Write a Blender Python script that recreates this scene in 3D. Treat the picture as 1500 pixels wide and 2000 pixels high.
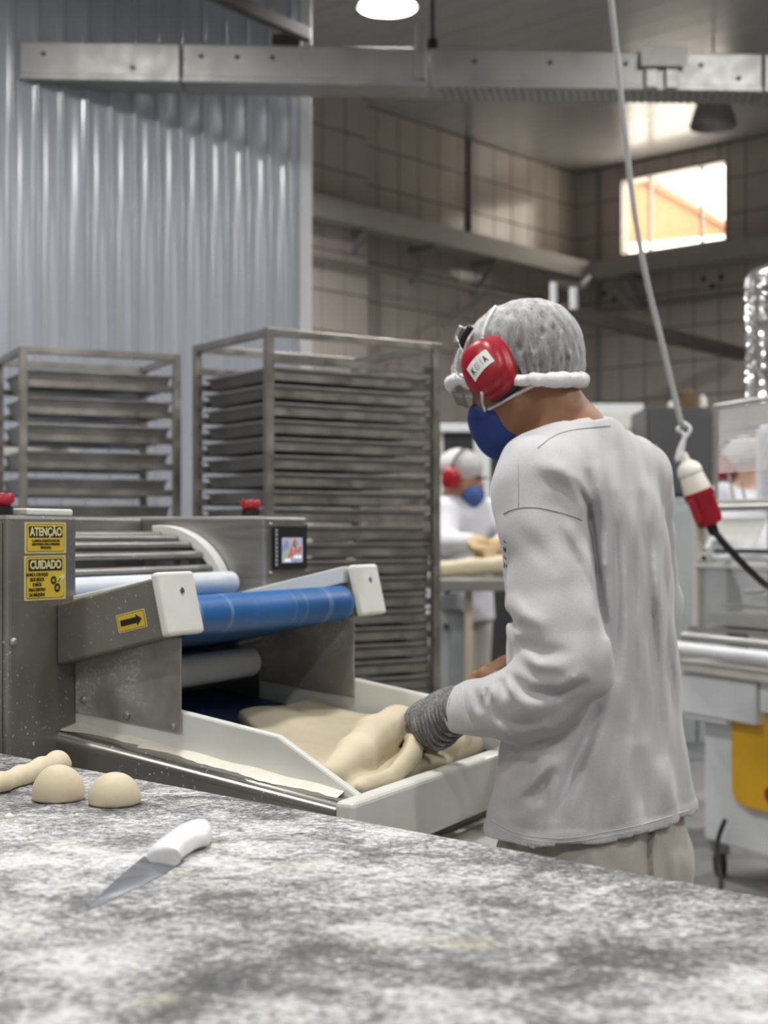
import bpy, bmesh, math, random
import numpy as np
from mathutils import Vector, Matrix
from mathutils.bvhtree import BVHTree

# ------------------------------------------------------------------ camera, world, sun, exposure
SC = bpy.context.scene
COL = SC.collection
for _o in list(bpy.data.objects):
    bpy.data.objects.remove(_o)
FPX, CX, HZ, CAMH = 2800.0, 750.0, 1045.0, 1.25     # focal length (px of a 1500 px wide frame), principal x, horizon row, eye height
cam_d = bpy.data.cameras.new('camera')
cam = bpy.data.objects.new('camera', cam_d)
COL.objects.link(cam)
cam.location = (0, 0, CAMH)
cam.rotation_euler = (math.pi / 2, 0, 0)
cam_d.sensor_fit = 'HORIZONTAL'
cam_d.sensor_width = 36.0
cam_d.lens = FPX / 1500.0 * 36.0
cam_d.shift_y = (HZ - 1000.0) / 1500.0
cam_d.clip_start = 0.05
cam_d.clip_end = 200
cam_d.dof.use_dof = True
cam_d.dof.focus_distance = 1.85
cam_d.dof.aperture_fstop = 6.8
SC.camera = cam

W = bpy.data.worlds.new('world')
SC.world = W
W.use_nodes = True
_bg = W.node_tree.nodes['Background']
_bg.inputs[0].default_value = (1.0, 0.89, 0.74, 1)
_bg.inputs[1].default_value = 7.0

sun_d = bpy.data.lights.new('sun', 'SUN')
sun_d.energy = 8.0
sun_d.angle = 0.01
sun_d.color = (1.0, 0.86, 0.68)
sun = bpy.data.objects.new('sun', sun_d)
COL.objects.link(sun)
sun.rotation_euler = Vector((0.35, 0.70, -0.62)).to_track_quat('-Z', 'Y').to_euler()

SC.view_settings.view_transform = 'Standard'
SC.view_settings.look = 'None'
SC.view_settings.exposure = 0.0
SC.view_settings.gamma = 1.0
SC.view_settings.use_curve_mapping = False
LAMP_W = 38.0          # watts of each lit high-bay lamp

# ------------------------------------------------------------------ helpers
RND = random.Random(7)
def px(x, y, Y):
    """world point that the photograph shows at (x, y) when it stands Y metres away"""
    return Vector(((x - CX) / FPX * Y, Y, CAMH - (y - HZ) / FPX * Y))
def V3(*a): return Vector(a)

class MB:
    def __init__(s): s.v = []; s.f = []
    def add(s, vs, fs):
        n = len(s.v); s.v += [tuple(v) for v in vs]; s.f += [tuple(i + n for i in f) for f in fs]; return s
    def box(s, c, hx, hy, hz, ax=None):
        """centre, half sizes, axes"""
        c = Vector(c)
        X, Y, Z = ax or (V3(1, 0, 0), V3(0, 1, 0), V3(0, 0, 1))
        vs = [c + X * hx * i + Y * hy * j + Z * hz * k for k in (-1, 1) for j in (-1, 1) for i in (-1, 1)]
        return s.add(vs, [(0, 2, 3, 1), (4, 5, 7, 6), (0, 1, 5, 4), (2, 6, 7, 3), (0, 4, 6, 2), (1, 3, 7, 5)])
    def bb(s, x0, x1, y0, y1, z0, z1):
        return s.box(((x0 + x1) / 2, (y0 + y1) / 2, (z0 + z1) / 2), abs(x1 - x0) / 2, abs(y1 - y0) / 2, abs(z1 - z0) / 2)
    def prism(s, pts, ext):
        """closed polygon (3D points) extruded by vector"""
        n = len(pts); e = Vector(ext)
        a = [Vector(p) for p in pts]; b = [p + e for p in a]
        return s.add(a + b, [tuple(range(n))[::-1], tuple(range(n, 2 * n))] + [(i, (i + 1) % n, n + (i + 1) % n, n + i) for i in range(n)])
    def cyl(s, p0, p1, r0, r1=None, n=16, caps=True):
        p0 = Vector(p0); p1 = Vector(p1); r1 = r0 if r1 is None else r1
        return s.tube([p0, p1], [r0, r1], n, caps)
    def tube(s, path, r, n=10, caps=True):
        P = [Vector(p) for p in path]; m = len(P)
        R = r if isinstance(r, (list, tuple)) else [r] * m
        t0 = (P[1] - P[0]).normalized()
        u = t0.cross(V3(0, 0, 1))
        if u.length < 1e-3: u = t0.cross(V3(0, 1, 0))
        u.normalize(); vs = []
        for i in range(m):
            t = (P[min(i + 1, m - 1)] - P[max(i - 1, 0)]).normalized()
            u = (u - t * u.dot(t)).normalized(); w = t.cross(u)
            vs += [P[i] + (u * math.cos(2 * math.pi * k / n) + w * math.sin(2 * math.pi * k / n)) * R[i] for k in range(n)]
        fs = [(i * n + k, i * n + (k + 1) % n, (i + 1) * n + (k + 1) % n, (i + 1) * n + k) for i in range(m - 1) for k in range(n)]
        if caps: fs += [tuple(range(n))[::-1], tuple((m - 1) * n + k for k in range(n))]
        return s.add(vs, fs)
    def lathe(s, prof, o, axis=(0, 0, 1), n=24):
        """prof: list of (r, h) along axis from o"""
        o = Vector(o); a = Vector(axis).normalized()
        u = a.cross(V3(0, 0, 1))
        if u.length < 1e-3: u = V3(1, 0, 0)
        u.normalize(); w = a.cross(u); m = len(prof)
        vs = [o + a * h + (u * math.cos(2 * math.pi * k / n) + w * math.sin(2 * math.pi * k / n)) * max(r, 1e-5) for r, h in prof for k in range(n)]
        fs = [(i * n + k, i * n + (k + 1) % n, (i + 1) * n + (k + 1) % n, (i + 1) * n + k) for i in range(m - 1) for k in range(n)]
        return s.add(vs, fs)
    def grid(s, pts, nu, nv):
        """pts row-major nu x nv"""
        return s.add(pts, [(i * nv + j, i * nv + j + 1, (i + 1) * nv + j + 1, (i + 1) * nv + j) for i in range(nu - 1) for j in range(nv - 1)])
    def mesh(s, name):
        me = bpy.data.meshes.new(name); me.from_pydata(s.v, [], s.f); me.update()
        bm = bmesh.new(); bm.from_mesh(me); bmesh.ops.recalc_face_normals(bm, faces=bm.faces); bm.to_mesh(me); bm.free()
        return me
    def obj(s, name, mat, parent=None, smooth=False, bevel=0, **kw):
        return link(name, s.mesh(name), mat, parent, smooth, bevel, **kw)

def link(name, me, mat, parent=None, smooth=False, bevel=0, seg=2, **kw):
    o = bpy.data.objects.new(name, me); COL.objects.link(o)
    if mat is not None and not len(me.materials): me.materials.append(mat)
    if smooth:
        for p in me.polygons: p.use_smooth = True
        if smooth == 'auto':
            for p in me.polygons: p.use_smooth = True
            me.set_sharp_from_angle(angle=math.radians(40))
    if bevel:
        m = o.modifiers.new('bevel', 'BEVEL'); m.width = bevel; m.segments = seg; m.limit_method = 'ANGLE'; m.angle_limit = math.radians(40)
    if parent is not None:
        o.parent = parent
        o.matrix_parent_inverse = pmat(parent).inverted()
    tag(o, **kw)
    return o
def pmat(o):
    return Matrix.Translation(o.location) @ o.rotation_euler.to_matrix().to_4x4()
def tag(o, label=None, cat=None, group=None, kind=None):
    if label: o['label'] = label
    if cat: o['category'] = cat
    if group: o['group'] = group
    if kind: o['kind'] = kind
    return o
def thing(name, loc, label, cat, group=None):
    o = bpy.data.objects.new(name, None); COL.objects.link(o)
    o.empty_display_size = 0.05; o.location = loc
    return tag(o, label, cat, group)

def catmull(P, n=8):
    P = [Vector(p) for p in P]; out = []
    for i in range(len(P) - 1):
        a = P[max(i - 1, 0)]; b = P[i]; c = P[i + 1]; d = P[min(i + 2, len(P) - 1)]
        for k in range(n):
            t = k / n
            out.append(0.5 * ((2 * b) + (c - a) * t + (2 * a - 5 * b + 4 * c - d) * t * t + (3 * b - a - 3 * c + d) * t ** 3))
    out.append(P[-1]); return out

# ------------------------------------------------------------------ materials
def nodes(name):
    m = bpy.data.materials.new(name); m.use_nodes = True
    nt = m.node_tree; b = nt.nodes['Principled BSDF']
    return m, nt, b
def nn(nt, t, **kw):
    n = nt.nodes.new(t)
    for k, v in kw.items(): setattr(n, k, v)
    return n
def ramp(nt, src, stops):
    r = nn(nt, 'ShaderNodeValToRGB'); e = r.color_ramp.elements
    while len(e) < len(stops): e.new(0.5)
    for k, (p, c) in enumerate(stops):
        e[k].position = p; e[k].color = c if len(c) == 4 else (*c, 1)
    nt.links.new(src, r.inputs[0]); return r
def coords(nt, scale=(1, 1, 1), kind='Object', rot=(0, 0, 0)):
    tc = nn(nt, 'ShaderNodeTexCoord'); mp = nn(nt, 'ShaderNodeMapping')
    mp.inputs['Scale'].default_value = scale; mp.inputs['Rotation'].default_value = rot
    nt.links.new(tc.outputs[kind], mp.inputs[0]); return mp.outputs[0]
def noise(nt, vec, scale, detail=4, rough=0.55, dist=0.0):
    n = nn(nt, 'ShaderNodeTexNoise'); n.inputs['Scale'].default_value = scale; n.inputs['Detail'].default_value = detail
    n.inputs['Roughness'].default_value = rough; n.inputs['Distortion'].default_value = dist
    nt.links.new(vec, n.inputs['Vector']); return n.outputs['Fac']
def mixc(nt, fac, a, b):
    m = nn(nt, 'ShaderNodeMix', data_type='RGBA')
    if isinstance(fac, (int, float)): m.inputs[0].default_value = fac
    else: nt.links.new(fac, m.inputs[0])
    for i, c in ((6, a), (7, b)):
        if isinstance(c, tuple): m.inputs[i].default_value = (*c, 1) if len(c) == 3 else c
        else: nt.links.new(c, m.inputs[i])
    return m.outputs[2]
def bump(nt, b, h, strength=0.3, dist=0.01):
    bp = nn(nt, 'ShaderNodeBump'); bp.inputs['Strength'].default_value = strength; bp.inputs['Distance'].default_value = dist
    nt.links.new(h, bp.inputs['Height']); nt.links.new(bp.outputs[0], b.inputs['Normal'])
def mat(name, col, rough=0.5, metal=0.0, var=0.12, vs=6.0, vstretch=(1, 1, 1), bmp=0.0, bscale=60, specks=0.0, coat=0.0, spec=0.5, rvar=0.0, sss=0.0):
    m, nt, b = nodes(name)
    v = coords(nt, vstretch)
    f = noise(nt, v, vs, 5, 0.6)
    lo = tuple(c * (1 - var) for c in col); hi = tuple(min(1, c * (1 + var)) for c in col)
    c = ramp(nt, f, [(0.3, lo), (0.7, hi)]).outputs[0]
    if specks:
        sp = ramp(nt, noise(nt, coords(nt), 170, 2, 0.5), [(0.70 - specks, (0, 0, 0)), (0.74 - specks, (1, 1, 1))]).outputs[0]
        big = ramp(nt, noise(nt, coords(nt), 7, 3, 0.5), [(0.45, (0, 0, 0)), (0.7, (1, 1, 1))]).outputs[0]
        mu = nn(nt, 'ShaderNodeMath', operation='MULTIPLY'); nt.links.new(sp, mu.inputs[0]); nt.links.new(big, mu.inputs[1])
        c = mixc(nt, mu.outputs[0], c, (0.75, 0.72, 0.66))
        mm = nn(nt, 'ShaderNodeMath', operation='MULTIPLY_ADD'); nt.links.new(mu.outputs[0], mm.inputs[0]); mm.inputs[1].default_value = -metal; mm.inputs[2].default_value = metal
        nt.links.new(mm.outputs[0], b.inputs['Metallic'])
    else:
        b.inputs['Metallic'].default_value = metal
    nt.links.new(c, b.inputs['Base Color'])
    b.inputs['Roughness'].default_value = rough
    if rvar:
        r = ramp(nt, noise(nt, v, vs * 2, 4), [(0.3, (rough - rvar,) * 3), (0.7, (rough + rvar,) * 3)])
        nt.links.new(r.outputs[0], b.inputs['Roughness'])
    b.inputs['Specular IOR Level'].default_value = spec
    b.inputs['Coat Weight'].default_value = coat
    if sss:
        b.inputs['Subsurface Weight'].default_value = sss; b.inputs['Subsurface Radius'].default_value = (0.02, 0.012, 0.008); b.inputs['Subsurface Scale'].default_value = 0.3
    if bmp: bump(nt, b, noise(nt, coords(nt), bscale, 4, 0.6), bmp, 0.004)
    return m
def emit(name, col, strength):
    m, nt, b = nodes(name)
    b.inputs['Base Color'].default_value = (*col, 1); b.inputs['Emission Color'].default_value = (*col, 1); b.inputs['Emission Strength'].default_value = strength
    return m
M = {}
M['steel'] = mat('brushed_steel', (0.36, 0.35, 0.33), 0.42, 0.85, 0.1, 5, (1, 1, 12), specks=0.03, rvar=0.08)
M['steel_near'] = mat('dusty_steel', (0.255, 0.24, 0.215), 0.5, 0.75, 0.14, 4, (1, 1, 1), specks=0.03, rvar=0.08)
M['steel_flour'] = mat('floury_steel', (0.42, 0.40, 0.365), 0.5, 0.5, 0.4, 7, specks=0.16, rvar=0.08)
M['lip_steel'] = mat('polished_steel', (0.42, 0.40, 0.37), 0.25, 0.95, 0.1, 6, specks=0.05)
M['rack_steel'] = mat('worn_rack_steel', (0.34, 0.32, 0.29), 0.38, 0.85, 0.25, 9, rvar=0.1)
M['tray_steel'] = mat('worn_tray_steel', (0.36, 0.35, 0.335), 0.42, 0.75, 0.3, 5, rvar=0.12)
M['galv'] = mat('galvanised_steel', (0.40, 0.40, 0.385), 0.46, 0.8, 0.12, 7, rvar=0.06)
M['dark_steel'] = mat('dark_steel', (0.10, 0.10, 0.10), 0.5, 0.6, 0.2)
M['brown_steel'] = mat('brown_steel', (0.13, 0.11, 0.10), 0.55, 0.5, 0.2)
M['white_pe'] = mat('white_polyethylene', (0.72, 0.73, 0.68), 0.38, 0, 0.05, 10, bmp=0.05, bscale=120, sss=0.15)
M['roller_white'] = mat('white_roller_plastic', (0.66, 0.69, 0.72), 0.35, 0, 0.05)
M['belt_blue'] = None
M['black'] = mat('black_plastic', (0.012, 0.012, 0.013), 0.4, 0, 0.2)
M['red'] = mat('red_plastic', (0.36, 0.010, 0.022), 0.36, 0, 0.1, 8)
M['plug_white'] = mat('cream_plastic', (0.78, 0.74, 0.66), 0.4, 0, 0.06)
M['white_paint'] = mat('white_paint', (0.70, 0.72, 0.73), 0.4, 0, 0.05, 5)
M['grey_paint'] = mat('grey_paint', (0.36, 0.38, 0.39), 0.45, 0, 0.06, 5)
M['cream_paint'] = mat('cream_paint', (0.62, 0.60, 0.53), 0.45, 0, 0.08, 5)
M['yellow'] = mat('ochre_yellow_paint', (0.72, 0.40, 0.012), 0.45, 0, 0.06, 4)
M['rubber'] = mat('rubber', (0.02, 0.02, 0.02), 0.7)
M['skin'] = mat('brown_skin', (0.30, 0.145, 0.075), 0.5, 0, 0.1, 18, bmp=0.06, bscale=220, sss=0.12)
M['skin_bg'] = mat('light_brown_skin', (0.42, 0.24, 0.15), 0.55, 0, 0.08, 18)
M['hair'] = mat('dark_hair', (0.018, 0.014, 0.012), 0.6, 0, 0.3, 40)
M['mask_blue'] = mat('blue_mask_fabric', (0.016, 0.040, 0.19), 0.75, 0, 0.12, 40, bmp=0.1, bscale=300)
M['strap'] = mat('white_elastic', (0.75, 0.75, 0.76), 0.7, 0, 0.05)
M['dough'] = mat('dough', (0.62, 0.54, 0.38), 0.62, 0, 0.07, 16, bmp=0.14, bscale=70, sss=0.12)
M['flour'] = mat('flour', (0.80, 0.76, 0.66), 0.9, 0, 0.06, 60, bmp=0.3, bscale=260)
M['sticker_y'] = mat('yellow_vinyl', (0.66, 0.46, 0.03), 0.45, 0, 0.06, 20)
M['sticker_e'] = mat('pale_yellow_vinyl', (0.60, 0.52, 0.20), 0.45, 0, 0.06, 20)
M['ink'] = mat('black_ink', (0.012, 0.011, 0.01), 0.5)
M['inky'] = mat('pale_yellow_ink', (0.70, 0.62, 0.30), 0.5)
M['paper'] = mat('paper', (0.78, 0.78, 0.74), 0.7, 0, 0.06, 30)
M['glove_tan'] = mat('tan_glove', (0.50, 0.36, 0.19), 0.7)
M['conduit'] = mat('grey_conduit', (0.24, 0.23, 0.22), 0.5, 0.2, 0.1)
M['trunk'] = mat('painted_trunking', (0.38, 0.365, 0.34), 0.5, 0, 0.06)
# ------------------------------------------------------------------ special materials
Cc = V3(0.460, 0.888, 0.0).normalized()        # sheeter: across the belt, away from the camera
Lc = V3(0.888, -0.460, 0.0).normalized()       # sheeter: the way the dough travels
UZ = V3(0, 0, 1)
def dotc(nt, vec):
    tc = nn(nt, 'ShaderNodeTexCoord'); d = nn(nt, 'ShaderNodeVectorMath', operation='DOT_PRODUCT')
    d.inputs[1].default_value = vec; nt.links.new(tc.outputs['Object'], d.inputs[0]); return d.outputs['Value']
def mk_belt():
    m, nt, b = nodes('blue_belt')
    d = dotc(nt, tuple(Cc)); cx = nn(nt, 'ShaderNodeCombineXYZ'); nt.links.new(d, cx.inputs[0])
    r = ramp(nt, noise(nt, cx.outputs[0], 24, 3, 0.6), [(0.56, (0, 0, 0)), (0.62, (1, 1, 1)), (0.66, (0.1, 0.1, 0.1))]).outputs[0]
    f = noise(nt, coords(nt), 20, 5)
    mu = nn(nt, 'ShaderNodeMath', operation='MULTIPLY'); nt.links.new(r, mu.inputs[0]); nt.links.new(f, mu.inputs[1])
    c = mixc(nt, mu.outputs[0], (0.010, 0.110, 0.34), (0.22, 0.36, 0.55))
    nt.links.new(c, b.inputs['Base Color']); b.inputs['Roughness'].default_value = 0.45
    return m
M['belt_blue'] = mk_belt()
M['belt_flat'] = mat('shaded_blue_belt', (0.008, 0.025, 0.075), 0.5, 0, 0.2, 10, specks=0.02)  # navy because the shade inside the tray is put into the blue
def mk_table():
    m, nt, b = nodes('floury_dark_granite')
    v1 = coords(nt, (1.0, 1.5, 1.0), rot=(0, 0, math.radians(25)))
    v2 = coords(nt)
    fine = noise(nt, v1, 115, 9, 0.78, 0.5)
    med = noise(nt, v1, 13, 7, 0.66, 0.9)
    big = noise(nt, v2, 2.6, 3, 0.5, 0.8)
    def ma(a, s, c):
        n = nn(nt, 'ShaderNodeMath', operation='MULTIPLY_ADD'); nt.links.new(a, n.inputs[0]); n.inputs[1].default_value = s
        if isinstance(c, (int, float)): n.inputs[2].default_value = c
        else: nt.links.new(c, n.inputs[2])
        return n.outputs[0]
    s = ma(fine, 1.12, ma(med, 0.58, ma(big, 0.55, -0.555)))
    c = ramp(nt, s, [(0.38, (0.032, 0.032, 0.034)), (0.49, (0.11, 0.11, 0.112)), (0.56, (0.30, 0.30, 0.298)), (0.70, (0.68, 0.68, 0.67))]).outputs[0]
    y = ramp(nt, noise(nt, v2, 8.5, 4, 0.6, 0.5), [(0.60, (0, 0, 0)), (0.70, (0.6, 0.6, 0.6))]).outputs[0]
    yf = nn(nt, 'ShaderNodeMath', operation='MULTIPLY'); nt.links.new(y, yf.inputs[0]); nt.links.new(s, yf.inputs[1])
    c2 = mixc(nt, yf.outputs[0], c, (0.70, 0.64, 0.42))
    nt.links.new(c2, b.inputs['Base Color'])
    rr = ramp(nt, s, [(0.35, (0.42, 0.42, 0.42)), (0.6, (0.85, 0.85, 0.85))]).outputs[0]
    nt.links.new(rr, b.inputs['Roughness'])
    bump(nt, b, s, 0.35, 0.002)
    return m
M['table'] = mk_table()
def mk_cloth(name, col, rough=0.85, weave=420, var=0.05):
    m, nt, b = nodes(name)
    f = noise(nt, coords(nt), 7, 4); lo = tuple(c * (1 - var) for c in col); hi = tuple(min(1, c * (1 + var)) for c in col)
    c = ramp(nt, f, [(0.3, lo), (0.7, hi)]).outputs[0]
    fine = noise(nt, coords(nt, (1, 1, 1.6)), weave, 2, 0.6)
    c = mixc(nt, ramp(nt, fine, [(0.35, (0, 0, 0)), (0.65, (1, 1, 1))]).outputs[0], mixc(nt, 0.12, c, (0.0, 0.0, 0.0)), c)
    nt.links.new(c, b.inputs['Base Color']); b.inputs['Roughness'].default_value = rough
    b.inputs['Sheen Weight'].default_value = 0.25; b.inputs['Specular IOR Level'].default_value = 0.2
    bump(nt, b, fine, 0.12, 0.001)
    return m
M['shirt'] = mk_cloth('pale_grey_jersey', (0.575, 0.565, 0.578))
M['trousers'] = mk_cloth('beige_twill', (0.47, 0.435, 0.385))
M['shirt_bg'] = mk_cloth('white_jersey', (0.66, 0.66, 0.70))
M['seam'] = mat('grey_thread', (0.30, 0.30, 0.31), 0.8)
M['seam_light'] = mat('pale_thread', (0.62, 0.61, 0.60), 0.8)
def mk_knit(axis):
    m, nt, b = nodes('grey_melange_knit')
    f = noise(nt, coords(nt, (1, 1, 1)), 420, 3, 0.7)
    g = noise(nt, coords(nt), 30, 3)
    c = ramp(nt, f, [(0.32, (0.09, 0.09, 0.095)), (0.5, (0.20, 0.20, 0.205)), (0.7, (0.38, 0.38, 0.38))]).outputs[0]
    c = mixc(nt, ramp(nt, g, [(0.55, (0, 0, 0)), (0.75, (0.6, 0.6, 0.6))]).outputs[0], c, (0.55, 0.53, 0.48))
    d = dotc(nt, tuple(axis)); mu = nn(nt, 'ShaderNodeMath', operation='MULTIPLY'); nt.links.new(d, mu.inputs[0]); mu.inputs[1].default_value = 2 * math.pi / .0095
    ad = nn(nt, 'ShaderNodeMath', operation='MULTIPLY_ADD'); nt.links.new(g, ad.inputs[0]); ad.inputs[1].default_value = 5.0; nt.links.new(mu.outputs[0], ad.inputs[2])
    si = nn(nt, 'ShaderNodeMath', operation='SINE'); nt.links.new(ad.outputs[0], si.inputs[0])
    c = mixc(nt, ramp(nt, si.outputs[0], [(0.35, (0, 0, 0)), (0.85, (.75, .75, .75))]).outputs[0], c, (0.05, 0.05, 0.055))   # knit ribs, with their groove shade darkened into the colour
    nt.links.new(c, b.inputs['Base Color']); b.inputs['Roughness'].default_value = 0.9
    bump(nt, b, f, 0.5, 0.003)
    return m
def mk_net(name, amin, amax, scale=90):
    m, nt, b = nodes(name)
    out = nt.nodes['Material Output']
    v = coords(nt, (1, 1, .38))
    f = noise(nt, v, scale, 6, 0.72, .35)
    a = ramp(nt, f, [(0.38, (amin,) * 3), (0.66, (amax,) * 3)]).outputs[0]
    lw = nn(nt, 'ShaderNodeLayerWeight'); lw.inputs[0].default_value = 0.35
    ad = nn(nt, 'ShaderNodeMath', operation='MULTIPLY_ADD', use_clamp=True)
    nt.links.new(lw.outputs['Facing'], ad.inputs[0]); ad.inputs[1].default_value = 0.45; nt.links.new(a, ad.inputs[2])
    b.inputs['Base Color'].default_value = (0.80, 0.80, 0.80, 1); b.inputs['Roughness'].default_value = 0.6
    nt.links.new(ad.outputs[0], b.inputs['Alpha'])
    bump(nt, b, f, 0.3, 0.003)
    return m
M['net'] = mk_net('white_hairnet', 0.13, 0.46, 75)
M['net_band'] = mat('gathered_hairnet_band', (0.78, 0.78, 0.79), 0.7, 0, 0.08, 60, bmp=0.35, bscale=140)
def mk_sheet():
    m, nt, b = nodes('blue_white_sheet_metal')
    f = noise(nt, coords(nt, (1, 1, 0.3)), 4, 3)
    nt.links.new(ramp(nt, f, [(0.3, (0.47, 0.51, 0.57)), (0.7, (0.53, 0.57, 0.63))]).outputs[0], b.inputs['Base Color'])
    b.inputs['Roughness'].default_value = 0.2; b.inputs['Metallic'].default_value = 0.06; b.inputs['Specular IOR Level'].default_value = 0.9
    return m
M['sheet'] = mk_sheet()
M['tile'] = mat('beige_glazed_tile', (0.46, 0.415, 0.37), 0.16, 0, 0.05, 1.3)
M['grout'] = mat('dark_grout', (0.13, 0.12, 0.105), 0.8, 0, 0.1)
M['plank'] = mat('glossy_ceiling_plank', (0.42, 0.41, 0.41), 0.24, 0, 0.05, 2)
M['plain_wall'] = mat('pale_plaster', (0.62, 0.62, 0.62), 0.7, 0, 0.05, 2)
M['floor'] = mat('grey_cement_floor', (0.22, 0.215, 0.21), 0.45, 0, 0.3, 4, rvar=0.1)
def mk_glass(name, alpha, col=(0.8, 0.85, 0.85), rough=0.05):
    m, nt, b = nodes(name)
    b.inputs['Base Color'].default_value = (*col, 1); b.inputs['Roughness'].default_value = rough; b.inputs['Alpha'].default_value = alpha
    return m
M['glass'] = mk_glass('louver_glass', 0.10)
M['clear_guard'] = mk_glass('scratched_clear_plastic', 0.45, (0.42, 0.43, 0.42), 0.25)
M['lens'] = mk_glass('clear_lens', 0.35, (0.1, 0.1, 0.1), .35)
M['dark_glass'] = mat('dark_glass', (0.05, 0.052, 0.055), 0.12)

# ------------------------------------------------------------------ signed distance modelling (numpy) + surface nets
class SDF:
    def __init__(s, lo, hi, h):
        s.lo = np.array(lo, float); s.h = h
        n = np.ceil((np.array(hi) - s.lo) / h).astype(int) + 1
        s.ax = [s.lo[i] + h * np.arange(n[i]) for i in range(3)]
        s.D = np.full(n, 1e3, np.float32)
    def sub(s, lo, hi):
        sl = []
        for i in range(3):
            a = int(np.clip(np.floor((lo[i] - s.lo[i]) / s.h), 0, len(s.ax[i]) - 1)); b = int(np.clip(np.ceil((hi[i] - s.lo[i]) / s.h) + 1, a + 1, len(s.ax[i])))
            sl.append(slice(a, b))
        sl = tuple(sl)
        return sl, np.meshgrid(s.ax[0][sl[0]], s.ax[1][sl[1]], s.ax[2][sl[2]], indexing='ij', sparse=True)
    def put(s, sl, d, k, op='u'):
        a = s.D[sl]; d = d.astype(np.float32)
        if op == 'u':
            if k <= 0: s.D[sl] = np.minimum(a, d)
            else:
                h = np.clip(0.5 + 0.5 * (d - a) / k, 0, 1); s.D[sl] = d * (1 - h) + a * h - k * h * (1 - h)
        elif op == 's':
            b = -d
            if k <= 0: s.D[sl] = np.maximum(a, b)
            else:
                h = np.clip(0.5 - 0.5 * (b - a) / k, 0, 1); s.D[sl] = b * (1 - h) + a * h + k * h * (1 - h)
    def cap(s, p0, p1, r0, r1=None, k=0.02, op='u', m=0.03):
        p0 = np.array(p0, float); p1 = np.array(p1, float); r1 = r0 if r1 is None else r1
        R = max(r0, r1) + k + m
        sl, (X, Y, Z) = s.sub(np.minimum(p0, p1) - R, np.maximum(p0, p1) + R)
        d = p1 - p0; L = max(d @ d, 1e-9)
        t = np.clip(((X - p0[0]) * d[0] + (Y - p0[1]) * d[1] + (Z - p0[2]) * d[2]) / L, 0, 1)
        q = np.sqrt((X - p0[0] - t * d[0]) ** 2 + (Y - p0[1] - t * d[1]) ** 2 + (Z - p0[2] - t * d[2]) ** 2) - (r0 + (r1 - r0) * t)
        s.put(sl, q, k, op)
    def chain(s, pts, rs, k=0.02, op='u'):
        for i in range(len(pts) - 1): s.cap(pts[i], pts[i + 1], rs[i], rs[i + 1], k, op)
    def ell(s, c, rad, axes=None, k=0.02, op='u', m=0.03, n=2.0):
        c = np.array(c, float); A = np.array([list(a) for a in axes]) if axes is not None else np.eye(3)
        R = max(rad) * 1.3 + k + m
        sl, (X, Y, Z) = s.sub(c - R, c + R)
        q = 0
        e = [(A[i][0] * (X - c[0]) + A[i][1] * (Y - c[1]) + A[i][2] * (Z - c[2])) / rad[i] for i in range(3)]
        if n == 2.0: r = np.sqrt(e[0] ** 2 + e[1] ** 2 + e[2] ** 2)
        else: r = (np.abs(e[0]) ** n + np.abs(e[1]) ** n + np.abs(e[2]) ** n) ** (1 / n)
        s.put(sl, (r - 1) * min(rad), k, op)
    def loft(s, rows, e1, e2, k=0.02, n=2.3, op='u', ext=0.0, tilt=None):
        """rows: (z, cx, cy, a, b) sorted by z; a along e1, b along e2"""
        rows = sorted(rows); z = np.array([r[0] for r in rows]); zz = np.linspace(z[0], z[-1], 120)
        cols = []
        for j in range(1, 5):
            f = np.interp(zz, z, [r[j] for r in rows]); ker = np.hanning(15); ker /= ker.sum()
            fp = np.pad(f, 7, mode='reflect', reflect_type='odd'); cols.append(np.convolve(fp, ker, 'valid'))
        amax = max(max(r[3], r[4]) for r in rows) + 0.06 + k
        lo = (min(r[1] for r in rows) - amax, min(r[2] for r in rows) - amax, z[0] - 0.05); hi = (max(r[1] for r in rows) + amax, max(r[2] for r in rows) + amax, z[-1] + 0.05)
        sl, (X, Y, Z) = s.sub(lo, hi)
        cx, cy, a, b = [np.interp(Z, zz, c) for c in cols]
        u = (X - cx) * e1[0] + (Y - cy) * e1[1]; v = (X - cx) * e2[0] + (Y - cy) * e2[1]
        r = ((np.abs(u) / a) ** n + (np.abs(v) / b) ** n) ** (1 / n)
        d = (r - 1) * np.minimum(a, b)
        d = np.maximum(d, np.maximum(z[0] - Z, Z - z[-1]))
        s.put(sl, d, k, op)
    def half(s, p, nrm, k=0.0):
        """cut away everything on the side the normal points to"""
        X, Y, Z = np.meshgrid(*s.ax, indexing='ij', sparse=True)
        d = (X - p[0]) * nrm[0] + (Y - p[1]) * nrm[1] + (Z - p[2]) * nrm[2]
        s.put((slice(None),) * 3, -d, k, 's')
    def grid(s): return np.meshgrid(*s.ax, indexing='ij', sparse=True)
    def mesh(s, name):
        D = s.D; S = D < 0
        n = D.shape
        def cr(i, j, k): return (slice(i, n[0] - 1 + i), slice(j, n[1] - 1 + j), slice(k, n[2] - 1 + k))
        cnt = np.zeros((n[0] - 1, n[1] - 1, n[2] - 1), np.int8)
        CN = [(i, j, k) for i in (0, 1) for j in (0, 1) for k in (0, 1)]
        for c in CN: cnt += S[cr(*c)]
        msk = (cnt > 0) & (cnt < 8)
        I = np.argwhere(msk); N = len(I)
        val = {c: D[I[:, 0] + c[0], I[:, 1] + c[1], I[:, 2] + c[2]] for c in CN}
        P = np.zeros((N, 3)); w = np.zeros(N)
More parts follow.
